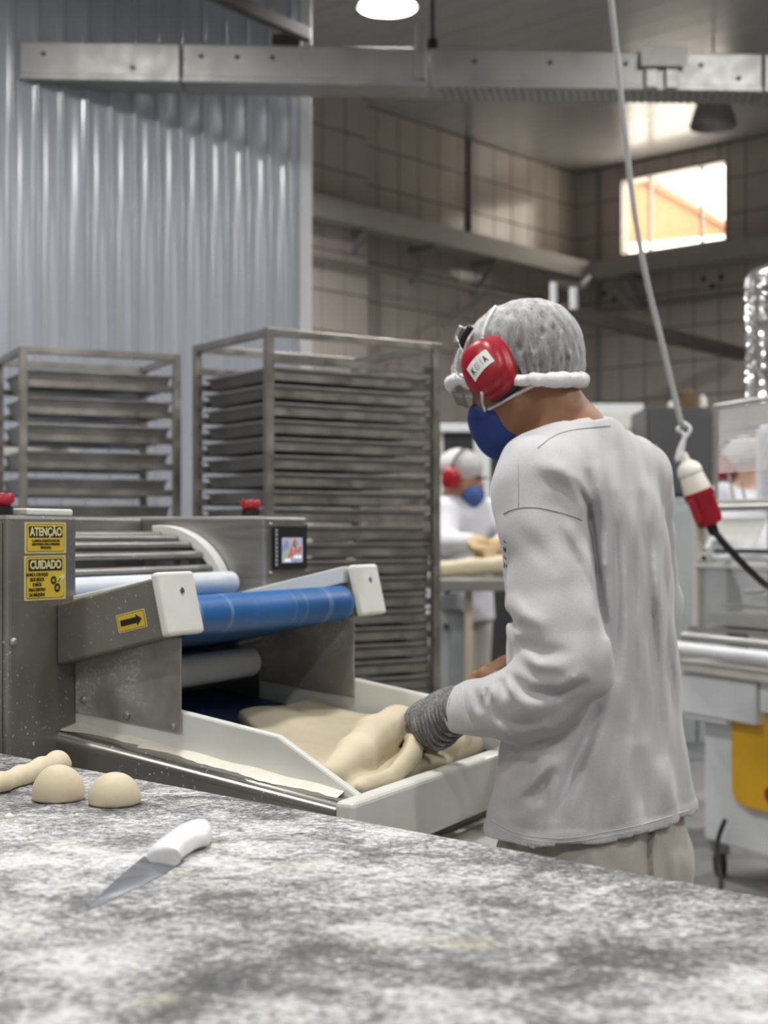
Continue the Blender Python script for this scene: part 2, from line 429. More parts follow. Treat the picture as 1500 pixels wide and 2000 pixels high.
        for c in CN:
            for a in range(3):
                if c[a] == 0:
                    e = list(c); e[a] = 1; e = tuple(e)
                    va, vb = val[c], val[e]; x = (va < 0) != (vb < 0)
                    t = np.where(x, va / np.where(x, va - vb, 1), 0)
                    q = np.tile(np.array(c, float), (N, 1)); q[:, a] += t
                    P += np.where(x[:, None], q, 0); w += x
        P = s.lo + s.h * (I + P / w[:, None])
        ID = np.full(msk.shape, -1, np.int64); ID[msk] = np.arange(N)
        F = []
        for a in range(3):
            b, c = (a + 1) % 3, (a + 2) % 3
            sa = [slice(None)] * 3; sb = [slice(None)] * 3
            sa[a] = slice(0, n[a] - 1); sb[a] = slice(1, n[a])
            x = S[tuple(sa)] != S[tuple(sb)]
            E = np.argwhere(x); E = E[(E[:, b] > 0) & (E[:, c] > 0) & (E[:, b] < n[b] - 1) & (E[:, c] < n[c] - 1)]
            ins = S[E[:, 0], E[:, 1], E[:, 2]]
            def idx(db, dc):
                q = E.copy(); q[:, b] += db; q[:, c] += dc; return ID[q[:, 0], q[:, 1], q[:, 2]]
            Q = np.stack([idx(-1, -1), idx(0, -1), idx(0, 0), idx(-1, 0)], 1)
            Q[~ins] = Q[~ins][:, ::-1]
            F.append(Q)
        F = np.concatenate(F)
        F = F[(F >= 0).all(1)]
        me = bpy.data.meshes.new(name)
        me.from_pydata(P.tolist(), [], F.tolist()); me.update()
        return me
def seg2(U, Vv, poly):
    """distance in photo pixels from projected points to a polyline, and the parameter along it"""
    best = None; par = None; n = len(poly) - 1
    for i in range(n):
        (x0, y0), (x1, y1) = poly[i], poly[i + 1]
        dx, dy = x1 - x0, y1 - y0; L = dx * dx + dy * dy + 1e-9
        t = np.clip(((U - x0) * dx + (Vv - y0) * dy) / L, 0, 1)
        d = np.sqrt((U - x0 - t * dx) ** 2 + (Vv - y0 - t * dy) ** 2)
        if best is None: best, par = d, (i + t) / n
        else:
            q = d < best; best = np.where(q, d, best); par = np.where(q, (i + t) / n, par)
    return best, par
EYE = V3(0, 0, CAMH)
def bvh_of(me):
    return BVHTree.FromPolygons([v.co.copy() for v in me.vertices], [tuple(p.vertices) for p in me.polygons])
def shoot(bvh, x, y, off=0.0):
    d = (px(x, y, 1.0) - EYE).normalized()
    h = bvh.ray_cast(EYE, d)
    if h[0] is None: return None
    return h[0] + h[1] * off * (1 if h[1].dot(d) < 0 else -1)
def surf_line(bvh, pts, off=0.0, n=6):
    pp = catmull([(x, y, 0) for x, y in pts], n); out = []
    for p in pp:
        h = shoot(bvh, p.x, p.y, off)
        if h is not None: out.append(h)
    return out
# ------------------------------------------------------------------ the room
K = V3(1.567, 11.7, 0); Ur = V3(0.673, 0.739, 0).normalized(); Vr = V3(-0.739, 0.673, 0).normalized()
CEIL = 4.2; RA, RB = 14.0, 13.0
def room(a, b, z=0.0): return K - Ur * a - Vr * b + V3(0, 0, z)

floor = MB().prism([room(-.3, -.3, -.12), room(RA + .3, -.3, -.12), room(RA + .3, RB + .3, -.12), room(-.3, RB + .3, -.12)], (0, 0, .12)).obj('floor', M['floor'], kind='structure')
ceiling = MB().prism([room(-.3, -.3, CEIL + .012), room(RA + .3, -.3, CEIL + .012), room(RA + .3, RB + .3, CEIL + .012), room(-.3, RB + .3, CEIL + .012)], (0, 0, .15)).obj('ceiling', M['grout'], kind='structure')
_pm = None
for i in range(70):
    a0 = i * 0.2
    if _pm is None:
        mb = MB(); mb.prism([room(0.003, 0, CEIL), room(0.197, 0, CEIL), room(0.197, RB, CEIL), room(0.003, RB, CEIL)], (0, 0, 0.0125)); _pm = mb.mesh('plank'); _pm.materials.append(M['plank'])
    o = link('plank', _pm, None); o.location = -Ur * a0; o.parent = ceiling

wall_back = MB().prism([room(-.15, 0), room(RA + .15, 0), room(RA + .15, -.15), room(-.15, -.15)], (0, 0, CEIL + .1)).obj('wall_back', M['grout'], kind='structure')
WB0, WB1, WZ0, WZ1 = 0.41, 1.385, 3.45, 4.09
mb = MB()
def rw(b0, b1, z0, z1): mb.prism([room(0, b0, z0), room(0, b1, z0), room(-.15, b1, z0), room(-.15, b0, z0)], (0, 0, z1 - z0))
rw(0, WB0, 0, CEIL + .1); rw(WB1, RB, 0, CEIL + .1); rw(WB0, WB1, 0, WZ0); rw(WB0, WB1, WZ1, CEIL + .1)
wall_right = mb.obj('wall_right', M['grout'], kind='structure')
MB().prism([room(RA, 0), room(RA, RB), room(RA + .15, RB), room(RA + .15, 0)], (0, 0, CEIL + .1)).obj('wall_side', M['plain_wall'], kind='structure')
MB().prism([room(0, RB), room(RA, RB), room(RA, RB + .15), room(0, RB + .15)], (0, 0, CEIL + .1)).obj('wall_front', M['plain_wall'], kind='structure')

# glazed tiles (left wall, pilaster, right wall), one mesh shared per wall
TW, TH, GAP = 0.218, 0.268, 0.011
def tile_mesh(dirv, nrm, w=TW, h=TH):
    mb = MB(); g = GAP / 2
    mb.prism([dirv * g - nrm * .004, dirv * (w - g) - nrm * .004, dirv * (w - g) + nrm * .006, dirv * g + nrm * .006], (0, 0, h - GAP))
    me = mb.mesh('tile'); me.materials.append(M['tile']); return me
tl = tile_mesh(-Ur, -Vr); tr = tile_mesh(-Vr, -Ur)
PIL0, PIL1, PILD = 2.616, 3.27, 0.11
pil = MB().prism([room(PIL0, 0), room(PIL1, 0), room(PIL1, PILD), room(PIL0, PILD)], (0, 0, CEIL)).obj('pilaster', M['grout'], wall_back)
for r in range(11):
    z = CEIL - (r + 1) * TH
    for c in range(15):
        a = c * TW
        if a + TW <= PIL0 + .01:
            o = link('tile', tl, None); o.location = room(a, 0, z); o.parent = wall_back
        else:
            o = link('tile', tl, None); o.location = room(a, PILD, z); o.parent = wall_back
    for c in range(9):
        b = c * TW
        b1 = b + TW
        if z + TH > WZ0 and z < WZ1 and b1 > WB0 and b < WB1:
            rects = [(b, min(b1, WB0), z, z + TH), (max(b, WB1), b1, z, z + TH), (max(b, WB0), min(b1, WB1), z, WZ0), (max(b, WB0), min(b1, WB1), WZ1, z + TH)]
            for q0, q1, z0, z1 in rects:
                if q1 - q0 < .02 or z1 - z0 < .02: continue
                m = tile_mesh(-Vr, -Ur, q1 - q0, z1 - z0); o = link('tile', m, None); o.location = room(0, q0, z0); o.parent = wall_right
            continue
        o = link('tile', tr, None); o.location = room(0, b, z); o.parent = wall_right
# tile strip left of the window keeps the jamb closed
window = thing('window_1', room(0, (WB0 + WB1) / 2, WZ0), None, None); window['kind'] = 'structure'
mb = MB(); fw = .03
def fr(b0, b1, z0, z1, a0=-.10, a1=.012, m=None): (m or mb).prism([room(a0, b0, z0), room(a0, b1, z0), room(a1, b1, z0), room(a1, b0, z0)], (0, 0, z1 - z0))
fr(WB0, WB0 + fw, WZ0, WZ1); fr(WB1 - fw, WB1, WZ0, WZ1); fr(WB0 + fw, WB1 - fw, WZ0, WZ0 + fw); fr(WB0 + fw, WB1 - fw, WZ1 - fw, WZ1)
mb.obj('window_frame', M['trunk'], window)
for t in (0.27, 0.74):
    m2 = MB(); b = WB0 + (WB1 - WB0) * t; fr(b - .008, b + .008, WZ0 + fw, WZ1 - fw, -.07, -.03, m2); m2.obj('mullion', M['trunk'], window)
for i in range(9):
    z = WZ0 + fw + .03 + i * .064
    m2 = MB(); m2.prism([room(-.09, WB0 + fw, z), room(-.02, WB0 + fw, z + .045), room(-.017, WB0 + fw, z + .042), room(-.087, WB0 + fw, z - .003)], -Vr * (WB1 - WB0 - 2 * fw))
    m2.obj('louver', M['glass'], window)

# ribbed metal cold-room wall on the left
SA = V3(-0.335, 6.25, 0); SD = V3(-0.88, -0.475, 0).normalized(); SN = V3(0.475, -0.88, 0).normalized()
wall_left = MB().prism([SA - SN * .02, SA + SD * 3.0 - SN * .02, SA + SD * 3.0 - SN * .1, SA - SN * .1], (0, 0, CEIL)).obj('wall_left', M['white_paint'], kind='structure')
mb = MB()
PIT = 0.1
prof = [(0, 0), (0.068, 0), (0.071, .002), (0.075, .011), (0.079, .0155), (0.083, .0165), (0.087, .0155), (0.091, .011), (0.095, .002), (PIT, 0)]
def sheet(nr):
    pts = []
    for i in range(nr):
        for j, (s, d) in enumerate(prof):
            if i and j == 0: continue
            pts.append((i * PIT + s, d))
    m = MB(); vs = []
    for z in (0, CEIL):
        vs += [SD * s + SN * d + V3(0, 0, z) for s, d in pts]
    m.grid(vs, 2, len(pts)); me = m.mesh('metal_sheet'); me.materials.append(M['sheet'])
    return me
sm = sheet(10)
for i in range(3):
    o = link('metal_sheet', sm, None, smooth='auto'); o.location = SA + SD * i * 1.0; o.parent = wall_left
MB().prism([SA + SN * .0 - SD * .012, SA + SD * .045, SA + SD * .045 + SN * .024, SA - SD * .012 + SN * .024], (0, 0, CEIL)).obj('corner_trim', M['white_paint'], wall_left, bevel=.004)

# house next door, seen through the louvers
nb = thing('neighbouring_house', px(1310, 700, 20), 'sunlit orange gabled house outside the louvred window', 'house')
g0 = px(1080, 255, 20); 
def outp(x, y, d=20.0): return px(x, y, d)
EXT = V3(0.35, 0.94, 0) * 4
MB().prism([outp(1100, 262), outp(1424, 452), outp(1424, 640), outp(1100, 640)], EXT).obj('gable_wall', mat('orange_render', (0.21, 0.105, 0.045), 0.8, 0, 0.15, 3), nb)
MB().prism([outp(1095, 240, 19.9), outp(1440, 445, 19.9), outp(1440, 457, 19.9), outp(1095, 262, 19.9)], EXT).obj('roof', mat('terracotta', (0.22, 0.10, 0.05), 0.8, 0, 0.2, 6), nb)
MB().prism([outp(1050, 494, 18), outp(1470, 454, 18), outp(1470, 640, 18), outp(1050, 640, 18)], V3(0.35, 0.94, 0) * .3).obj('boundary_wall', M['white_paint'], label='white boundary wall below the orange gable outside the window', cat='wall')
# ------------------------------------------------------------------ overhead duct, lamps, wall trunking, pipes
dl = px(35, 79, 5.64); dr = px(1500, 105, 5.70)
DD = (dr - dl); DLEN = DD.length; DD.normalize()
DN = V3(DD.y, -DD.x, 0).normalized()             # towards the camera
DH, DW = 0.148, 0.18
duct = thing('overhead_duct', dl, 'long galvanised steel cable duct hung across the hall above the racks', 'duct')
def dpt(t, n=0.0, z=0.0): return dl + DD * t - DN * n + V3(0, 0, z)
cuts = [0, 0.64, 1.62, 2.95, DLEN + 1.2]
for i in range(4):
    g = .003
    mb = MB(); mb.prism([dpt(cuts[i] + g, 0, -DH), dpt(cuts[i + 1] - g, 0, -DH), dpt(cuts[i + 1] - g, DW, -DH), dpt(cuts[i] + g, DW, -DH)], (0, 0, DH))
    mb.obj('duct_section', M['galv'], duct, bevel=.006)
    mb = MB(); mb.prism([dpt(cuts[i] + g, -.004, -DH - .004), dpt(cuts[i + 1] - g, -.004, -DH - .004), dpt(cuts[i + 1] - g, .012, -DH - .004), dpt(cuts[i] + g, .012, -DH - .004)], (0, 0, .022))
    mb.obj('bottom_flange', M['galv'], duct, bevel=.003)
for t in (0.1, 0.45, 0.72, 0.86, 1.0, 1.8, 2.1, 2.4, 2.7, 2.85):
    MB().lathe([(0, .012), (.006, .010), (.009, .004), (.009, 0)], dpt(t, 0, -.05 - .05 * (int(t * 100) % 2)), DN, 10).obj('bolt', M['dark_steel'], duct)
for i in range(46):
    t = 1.66 + i * .032
    MB().prism([dpt(t, .02, -DH - .006), dpt(t + .014, .02, -DH - .006), dpt(t + .044, DW - .01, -DH - .006), dpt(t + .030, DW - .01, -DH - .006)], (0, 0, .006)).obj('lattice_bar', M['conduit'], duct)
t = 1.585
MB().prism([dpt(t - .02, -.012, -DH + .02), dpt(t + .02, -.012, -DH + .02), dpt(t + .02, .004, -DH + .02), dpt(t - .02, .004, -DH + .02)], (0, 0, DH + .07)).obj('hanger_bracket', M['galv'], duct, bevel=.003)
MB().cyl(dpt(t + .05, .05, 0), dpt(t + .05, .05, CEIL - dl.z), .009, n=10).obj('hanger_rod', M['dark_steel'], duct)
MB().cyl(dpt(t + .05, .05, 0.0), dpt(t + .05, .05, .05), .022, n=6).obj('rod_nut', M['black'], duct)
t0 = (px(1250, 98, 5.68) - dl).dot(DD); t1 = (px(1340, 98, 5.68) - dl).dot(DD)
MB().prism([dpt(t0, -.03, -.066), dpt(t1, -.034, -.066), dpt(t1, -.030, -.066), dpt(t0, -.026, -.066)], (.004, 0, .082)).obj('paper_sheet', M['paper'], duct, label='crumpled white paper sheet')
for dt in (.02, .10):
    MB().prism([dpt(t0 + dt, -.02, -DH), dpt(t0 + dt + .05, -.02, -DH), dpt(t0 + dt + .05, .0, -DH), dpt(t0 + dt, .0, -DH)], (0, 0, .075)).obj('clamp', M['galv'], duct, bevel=.003)

def lamp(x, y, zb, lit, label, r=.145, k=1.0):
    t = thing('high_bay_lamp', (x, y, zb), label, 'lamp', 'round high-bay lamps under the ceiling')
    MB().lathe([(r, 0), (r * 1.02, .01), (r * .98, .03), (r * .8, .11), (r * .5, .20), (r * .42, .23), (r * .40, .226), (r * .47, .197), (r * .77, .107), (r * .95, .03), (r * .99, .0), (r, 0)], (x, y, zb), n=32).obj('reflector', M['galv'], t, smooth='auto')
    MB().lathe([(0, .36), (.055, .36), (.065, .34), (.065, .235), (.06, .225), (0, .225)], (x, y, zb), n=20).obj('ballast_housing', M['grey_paint'], t, smooth='auto')
    MB().cyl((x, y, zb + .355), (x, y, CEIL), .006, n=8).obj('hanging_rod', M['dark_steel'], t)
    if lit:
        MB().lathe([(0, .012), (r * .6, .014), (r * .93, .022), (r * .93, .03), (0, .03)], (x, y, zb), n=32).obj('diffuser', M['lamp_on'], t, smooth=True)
        ld = bpy.data.lights.new('lamp_light', 'AREA'); ld.shape = 'DISK'; ld.size = 2 * r * .9; ld.energy = LAMP_W * k; ld.color = (1.0, 0.985, 0.965); ld.spread = math.radians(170)
        lo = bpy.data.objects.new('lamp_light', ld); COL.objects.link(lo); lo.location = (0, 0, 0.006); lo.parent = t
    else:
        MB().lathe([(0, .05), (r * .35, .06), (r * .4, .10), (r * .3, .2), (0, .2)], (x, y, zb), n=20).obj('bulb', M['cream_paint'], t, smooth=True)
    return t
M['lamp_on'] = emit('lit_diffuser', (0.95, 0.98, 1.0), 9.0)
p = px(757, 14, 6.5); lamp(p.x, p.y, p.z, True, 'lit round high-bay lamp above the galvanised duct', .137)
p = px(1393, 248, 8.5); lamp(p.x, p.y, p.z, False, 'unlit high-bay lamp hanging near the louvred window', .137)
LPOS = [(-1.2, 3.7, 1, 'over the widely spaced rack'), (1.75, 4.0, 1, 'over the yellow-door machine'), (-0.2, 1.9, 1, 'over the dough sheeter'), (2.6, 1.2, 1, 'right of the worker in front'), (-2.6, 0.9, 1, 'left of the foreground table'),
        (0.4, -1.2, 1, 'behind the foreground table'), (-1.9, -2.0, 1, 'far behind the foreground table on the left'), (3.1, -1.3, 1, 'far behind the foreground table on the right'), (3.9, 3.4, 1, 'over the right-hand wall side'),
        (3.7, 7.0, 3.0, 'added near the far right wall to brighten the tiled walls'), (-0.95, 7.6, 2.0, 'added behind the ribbed cold-room wall to brighten the tiled walls')]  # last two lamps are added out of view to brighten the far walls
for x, y, k_, wh in LPOS:
    lamp(x, y, 3.62, True, 'lit round high-bay lamp ' + wh + ', out of frame', k=k_)

def rbar(name, a0, a1, b0, b1, z0, z1, m, parent=None, bevel=.004, **kw):
    return MB().prism([room(a0, b0, z0), room(a1, b0, z0), room(a1, b1, z0), room(a0, b1, z0)], (0, 0, z1 - z0)).obj(name, m, parent, bevel=bevel, **kw)
tk = thing('wall_trunking', room(0, .2, 3.29), 'wide grey cable trunking on brackets along the tiled walls', 'trunking')
rbar('trunking_run', 0.10, 3.6, .13, .27, 3.28, 3.42, M['trunk'], tk); rbar('trunking_run', 0.03, .22, .13, 3.0, 3.28, 3.41, M['trunk'], tk)
for a in (1.35, 2.05, 2.75):
    MB().prism([room(a, .0, 3.02), room(a, .26, 3.26), room(a, .26, 3.28), room(a, .0, 3.28), room(a, .0, 3.25), room(a, .22, 3.25), room(a, .0, 3.05)], -Ur * .03).obj('bracket', M['conduit'], tk)
for b in (.62, 1.9):
    MB().prism([room(.0, b, 3.02), room(.2, b, 3.26), room(.2, b, 3.28), room(.0, b, 3.28), room(.0, b, 3.25), room(.17, b, 3.25), room(.0, b, 3.05)], -Vr * .03).obj('bracket', M['conduit'], tk)
def pipe(name, pts, r, m, label, cat='pipe', n=12):
    return MB().tube(pts, r, n).obj(name, m, smooth='auto', label=label, cat=cat)
pipe('conduit_pipe', [room(.05, .16, 3.04), room(3.6, .16, 3.04)], .016, M['conduit'], 'thin grey conduit running under the trunking on the left tiled wall')
pipe('conduit_pipe', [room(.05, .3, 3.05), room(.05, 3.0, 3.05)], .016, M['conduit'], 'thin grey conduit under the trunking below the louvred window')
pipe('conduit_pipe', [room(1.406, .02, CEIL), room(1.406, .02, 3.40)], .022, M['conduit'], 'vertical grey conduit from the ceiling down the left tiled wall')
pipe('conduit_pipe', [room(.02, .233, CEIL), room(.02, .233, 1.2)], .02, M['conduit'], 'vertical grey conduit on the wall left of the window')
# dark duct beam with hanging white stubs in the far corner
MB().prism([px(1105, 592, 8.45), px(1105, 616, 8.45), px(1462, 702, 10.5), px(1462, 680, 10.5)], Vr * .09).obj('dark_duct_beam', M['brown_steel'], label='dark diagonal duct beam under the louvred window', cat='beam')
for x, y0, y1, w, lab in ((1081, 552, 612, .022, 'short white pipe stub hanging just left of the hairnet top'), (1120, 562, 604, .025, 'short white pipe stub at the near end of the dark beam')):
    MB().cyl(px(x, y0, 8.4), px(x, y1, 8.4), w, n=14).obj('pipe_stub', M['white_paint'], smooth='auto', label=lab, cat='pipe')
MB().tube([px(1076, 553, 8.42), px(1130, 562, 8.42), px(1146, 545, 9.4)], .03, 10).obj('pipe_elbow', M['brown_steel'], smooth='auto', label='dark pipe elbow joining the two white stubs', cat='pipe')
MB().prism([px(868, 632, 9.9), px(876, 640, 9.9), px(968, 575, 10.3), px(960, 568, 10.3)], Vr * .04).obj('diagonal_strut', M['conduit'], label='thin diagonal strut against the left tiled wall', cat='strut')
MB().prism([px(1190, 566, 11.0), px(1198, 560, 11.0), px(1246, 604, 10.9), px(1238, 610, 10.9)], Ur * .04).obj('diagonal_strut', M['conduit'], label='thin diagonal strut below the trunking left of the window', cat='strut')
for i, (x, y) in enumerate(((1374, 545), (1391, 559), (1409, 541), (1180, 573), (1199, 586))):
    p0 = px(x, y, 10.7)
    d = (p0 - EYE).normalized(); tt = (room(.008, 0) - EYE).dot(Ur) / d.dot(Ur); c = EYE + d * tt
    MB().cyl(c, c + Ur * .03, .022, n=14).obj('cable_hole', M['black'], wall_right)
# steel angle on the cold-room wall
ang_ = MB().prism([px(330, -32, 5.3), px(330, -62, 5.3), px(598, 62, 6.05), px(598, 86, 6.05)], SN * .05).obj('steel_angle', M['brown_steel'], label='brown steel angle running up the ribbed wall above the duct', cat='beam', bevel=.004)
MB().box(px(560, 86, 6.02), .06, .03, .035).obj('bracket_plate', M['brown_steel'], ang_, bevel=.004)

# ------------------------------------------------------------------ baking racks and their trays
def rack(name, near, right, left, ztop, runners, label, m):
    near = Vector(near); e1 = Vector(right) - near; e2 = Vector(left) - near; w1 = e1.length; w2 = e2.length
    e1 = e1.normalized(); e2 = V3(-e1.y, e1.x, 0)
    t = thing(name, (near.x, near.y, 0), label, 'rack')
    ax = (e1, e2, UZ); hw = .0125
    def at(a, b, z): return V3(near.x, near.y, 0) + e1 * a + e2 * b + V3(0, 0, z)
    for a in (0, w1):
        for b in (0, w2):
            MB().box(at(a, b, .12 + (ztop - .12) / 2), hw, hw, (ztop - .12) / 2, ax).obj('post', m, t, bevel=.003)
            c = MB(); c.cyl(at(a, b, .055) - e1 * .014, at(a, b, .055) + e1 * .014, .055, n=18)
            w = c.obj('caster', M['rubber'], t, smooth='auto')
            MB().box(at(a, b, .10), .022, .03, .02, ax).obj('caster_fork', M['galv'], w)
    for z in (ztop - hw, .14):
        for b in (0, w2): MB().box(at(w1 / 2, b, z), w1 / 2 - hw, hw * .9, hw * .9, ax).obj('rail', m, t, bevel=.002)
        for a in (0, w1): MB().box(at(a, w2 / 2, z), hw * .9, w2 / 2 - hw, hw * .9, ax).obj('rail', m, t, bevel=.002)
    for z in runners:
        for b, sg in ((0, 1), (w2, -1)):
            r = MB(); r.box(at(w1 / 2, b + sg * .014, z), w1 / 2, .0015, .011, ax); r.box(at(w1 / 2, b + sg * .026, z - .010), w1 / 2, .012, .0015, ax)
            r.obj('runner', m, t)
    return t, at, w1, w2, ax
def tray_mesh(at, w1, w2, h, inset=.004):
    mb = MB(); rim = .012; sl = .010
    o = [(0.02, inset + .018), (w1 - .02, inset + .018), (w1 - .02, w2 - inset - .018), (.02, w2 - inset - .018)]
    def ring(d, z): return [at(a + (d if a < w1 / 2 else -d), b + (d if b < w2 / 2 else -d), z) for a, b in o]
    R = [ring(sl, 0), ring(0, h), ring(-rim * .6, h), ring(-rim * .6, h - .006), ring(-.001, h - .007), ring(sl + .002, .003)]
    vs = [v for r in R for v in r]
    fs = [(i * 4 + k, i * 4 + (k + 1) % 4, (i + 1) * 4 + (k + 1) % 4, (i + 1) * 4 + k) for i in range(1) for k in range(4)]
    fs = []
    # outer wall, rim, inner wall
    for a, b in ((0, 1), (1, 2), (2, 3)):
        fs += [(a * 4 + k, a * 4 + (k + 1) % 4, b * 4 + (k + 1) % 4, b * 4 + k) for k in range(4)]
    fs.append((0, 1, 2, 3))
    return mb.add(vs, fs)
ORD = ['topmost', 'second', 'third', 'fourth', 'fifth', 'sixth', 'seventh', 'eighth', 'ninth', 'tenth', 'eleventh', 'twelfth', 'thirteenth', 'fourteenth', 'fifteenth', 'sixteenth', 'seventeenth', 'eighteenth', 'nineteenth', 'twentieth', 'twenty-first', 'twenty-second']
def fill(at, w1, w2, zs, h, m, where, grp, jitter=.0):
    rr = random.Random(len(zs)); base = tray_mesh(lambda a, b, z: at(a, b, z) - at(0, 0, 0), w1, w2, h).mesh('baking_tray'); base.materials.append(m)
    for i, z in enumerate(zs):
        o = link('baking_tray', base, None)
        o.location = at(0, 0, z); dj = (at(1, 0, 0) - at(0, 0, 0)) * rr.uniform(-jitter, jitter); o.location += dj
        n = ORD[i] + (' from the top' if i else '')
        tag(o, ('%s steel baking tray ' % n) + where, 'tray', grp)
nearM = px(525, 640, 4.15); rightM = px(850, 670, 4.48); leftM = px(360, 672, 4.505)
ZM = [1.765 - i * .0515 for i in range(21)]
_, atM, wm1, wm2, axM = rack('baking_rack', nearM, rightM, leftM, 1.85, ZM, 'tall steel baking rack behind the screen, close-set and packed with trays', M['rack_steel'])
fill(atM, wm1, wm2, [z - .008 for i, z in enumerate(ZM) if i not in (0,)], .036, M['tray_steel'], 'in the close-set tall rack behind the screen', 'trays in the tall rack behind the screen', .006)
nearL = px(45, 675, 4.54); rightL = px(345, 692, 4.76); leftL = px(11, 702, 4.90)
ZL = [1.735 - i * .0865 for i in range(6)]
_, atL, wl1, wl2, axL = rack('baking_rack', nearL, rightL, leftL, 1.85, ZL, 'widely spaced steel baking rack at the left edge, in front of ribbed wall', M['rack_steel'])
fill(atL, wl1, wl2, [z - .008 for z in ZL], .052, M['tray_steel'], 'in the widely spaced rack at the left edge', 'trays in the left rack', .008)
# pale board with dough behind the left rack
q0 = px(-10, 880, 5.25)
MB().box(q0 + V3(.12, 0, -.01), .17, .10, .014).obj('proofing_board', M['white_pe'], bevel=.004, label='white proofing board glimpsed behind the left rack', cat='board')
# ------------------------------------------------------------------ dough sheeter
S0 = V3(-0.576, 2.20, 0)
def sp(s, q, z): return S0 + Lc * s + Cc * q + V3(0, 0, z)
AX = (Lc, Cc, UZ)
Q1, Q2, Q3 = 0.161, 0.736, 0.902
sheeter = thing('dough_sheeter', sp(-.15, .45, 0), 'stainless steel dough sheeter with blue belt roller and white side guards', 'dough sheeter')
def sbox(name, s0, s1, q0, q1, z0, z1, m, bevel=.003, parent=None, **kw):
    return MB().box(sp((s0 + s1) / 2, (q0 + q1) / 2, (z0 + z1) / 2), abs(s1 - s0) / 2, abs(q1 - q0) / 2, abs(z1 - z0) / 2, AX).obj(name, m, parent or sheeter, bevel=bevel, **kw)
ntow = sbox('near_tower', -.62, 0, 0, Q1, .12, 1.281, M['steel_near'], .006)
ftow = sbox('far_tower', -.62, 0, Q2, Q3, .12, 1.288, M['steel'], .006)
sbox('tower_cap', -.55, -.004, .048, Q1 - .004, 1.281, 1.292, M['white_pe'], .003)
sbox('tower_side_panel', -.60, -.012, -.003, 0.0, .2, 1.270, M['steel_near'], .001)
sbox('body', -.62, -.30, Q1, Q2, .35, 1.286, M['steel'], .006)
sbox('interior_shade_panel', -.31, -.296, Q1, Q2, .86, 1.215, M['dark_steel'], .001)  # added dark sheet standing in for the shade behind the guard bars
sbox('belt_bed', -.30, -.02, Q1, Q2, .60, .86, M['dark_steel'], .003)
sbox('base_frame', -.60, -.02, .02, Q3 - .02, .04, .12, M['dark_steel'], .004)
def screw(c, nrm, r=.006, m=None, parent=None, name='screw'):
    return MB().lathe([(0, .005), (r * .6, .0048), (r, .002), (r, 0)], c, nrm, 12).obj(name, m or M['galv'], parent or sheeter, smooth='auto')
for q, z in ((.010, 1.085), (.010, .845)): screw(sp(0, q, z), Lc, .007, parent=ntow)
for z in (1.1, .86): screw(sp(-.10, -.003, z), -Cc, .006, parent=ntow)
# emergency stops
for q, s, z in ((.002, -.036, 1.2815), (.78, -.074, 1.2885)):
    e = MB().lathe([(0, .034), (.018, .034), (.021, .030), (.021, .020), (.017, .016), (.014, .012)], sp(s, q + .02, z), UZ, 20).obj('emergency_stop', M['red'], sheeter, smooth='auto')
    MB().cyl(sp(s, q + .02, z - .002), sp(s, q + .02, z + .013), .019, n=18).obj('collar', M['black'], e)

# warning stickers on the near tower (face towards +L); local frame: right = C, up = Z
def rr_poly(w, h, r, n=4):
    pts = []
    for cx_, cy_, a0 in ((w / 2 - r, h / 2 - r, 0), (-w / 2 + r, h / 2 - r, 90), (-w / 2 + r, -h / 2 + r, 180), (w / 2 - r, -h / 2 + r, 270)):
        for k in range(n + 1):
            a = math.radians(a0 + 90 * k / n); pts.append((cx_ + r * math.cos(a), cy_ + r * math.sin(a)))
    return pts
def plate(name, c, R, Up, N, w, h, r, th, m, parent, **kw):
    c = Vector(c)
    return MB().prism([c + R * a + Up * b for a, b in rr_poly(w, h, r)], N * th).obj(name, m, parent, **kw)
def text(name, body, c, R, Up, N, size, m, parent, th=.0004, bold=0.0, align='CENTER', sx=1.0):
    cu = bpy.data.curves.new(name, 'FONT'); cu.body = body; cu.size = size; cu.align_x = align; cu.align_y = 'CENTER'; cu.extrude = th; cu.offset = bold; cu.resolution_u = 3
    tmp = bpy.data.objects.new('tmp', cu); COL.objects.link(tmp)
    me = bpy.data.meshes.new_from_object(tmp.evaluated_get(bpy.context.evaluated_depsgraph_get()))
    bpy.data.objects.remove(tmp); bpy.data.curves.remove(cu)
    mx = Matrix(((R.x * sx, Up.x, N.x, c[0]), (R.y * sx, Up.y, N.y, c[1]), (R.z * sx, Up.z, N.z, c[2]), (0, 0, 0, 1)))
    me.transform(mx); me.name = name; me.materials.clear(); me.materials.append(m)
    return link(name, me, None, parent)
bpy.context.view_layer.update()
def tow(q, z, d=0.0): return sp(d, q, z)
SX = 0.0842
kw_, z1, z2 = .098, 1.235, 1.155
def yz(y, Yv=2.27): return CAMH - (y - HZ) / FPX * Yv
st1 = plate('warning_sticker', tow(SX, (yz(1020) + yz(1081)) / 2, .0), Cc, UZ, Lc, kw_, yz(1020) - yz(1081), .002, .0008, M['sticker_e'], sheeter, label='yellow ATENÇÃO warning sticker')
st2 = plate('warning_sticker', tow(SX - .001, (yz(1085) + yz(1172)) / 2, .0), Cc, UZ, Lc, kw_, yz(1085) - yz(1172), .002, .0008, M['sticker_e'], sheeter, label='yellow CUIDADO warning sticker')
plate('border_line', tow(SX, (yz(1023.5) + yz(1077.5)) / 2, .0008), Cc, UZ, Lc, kw_ - .009, yz(1023.5) - yz(1077.5), .004, .0002, M['ink'], st1)
plate('yellow_field', tow(SX, (yz(1024.5) + yz(1076.5)) / 2, .001), Cc, UZ, Lc, kw_ - .0108, yz(1024.5) - yz(1076.5), .004, .0002, M['sticker_y'], st1)
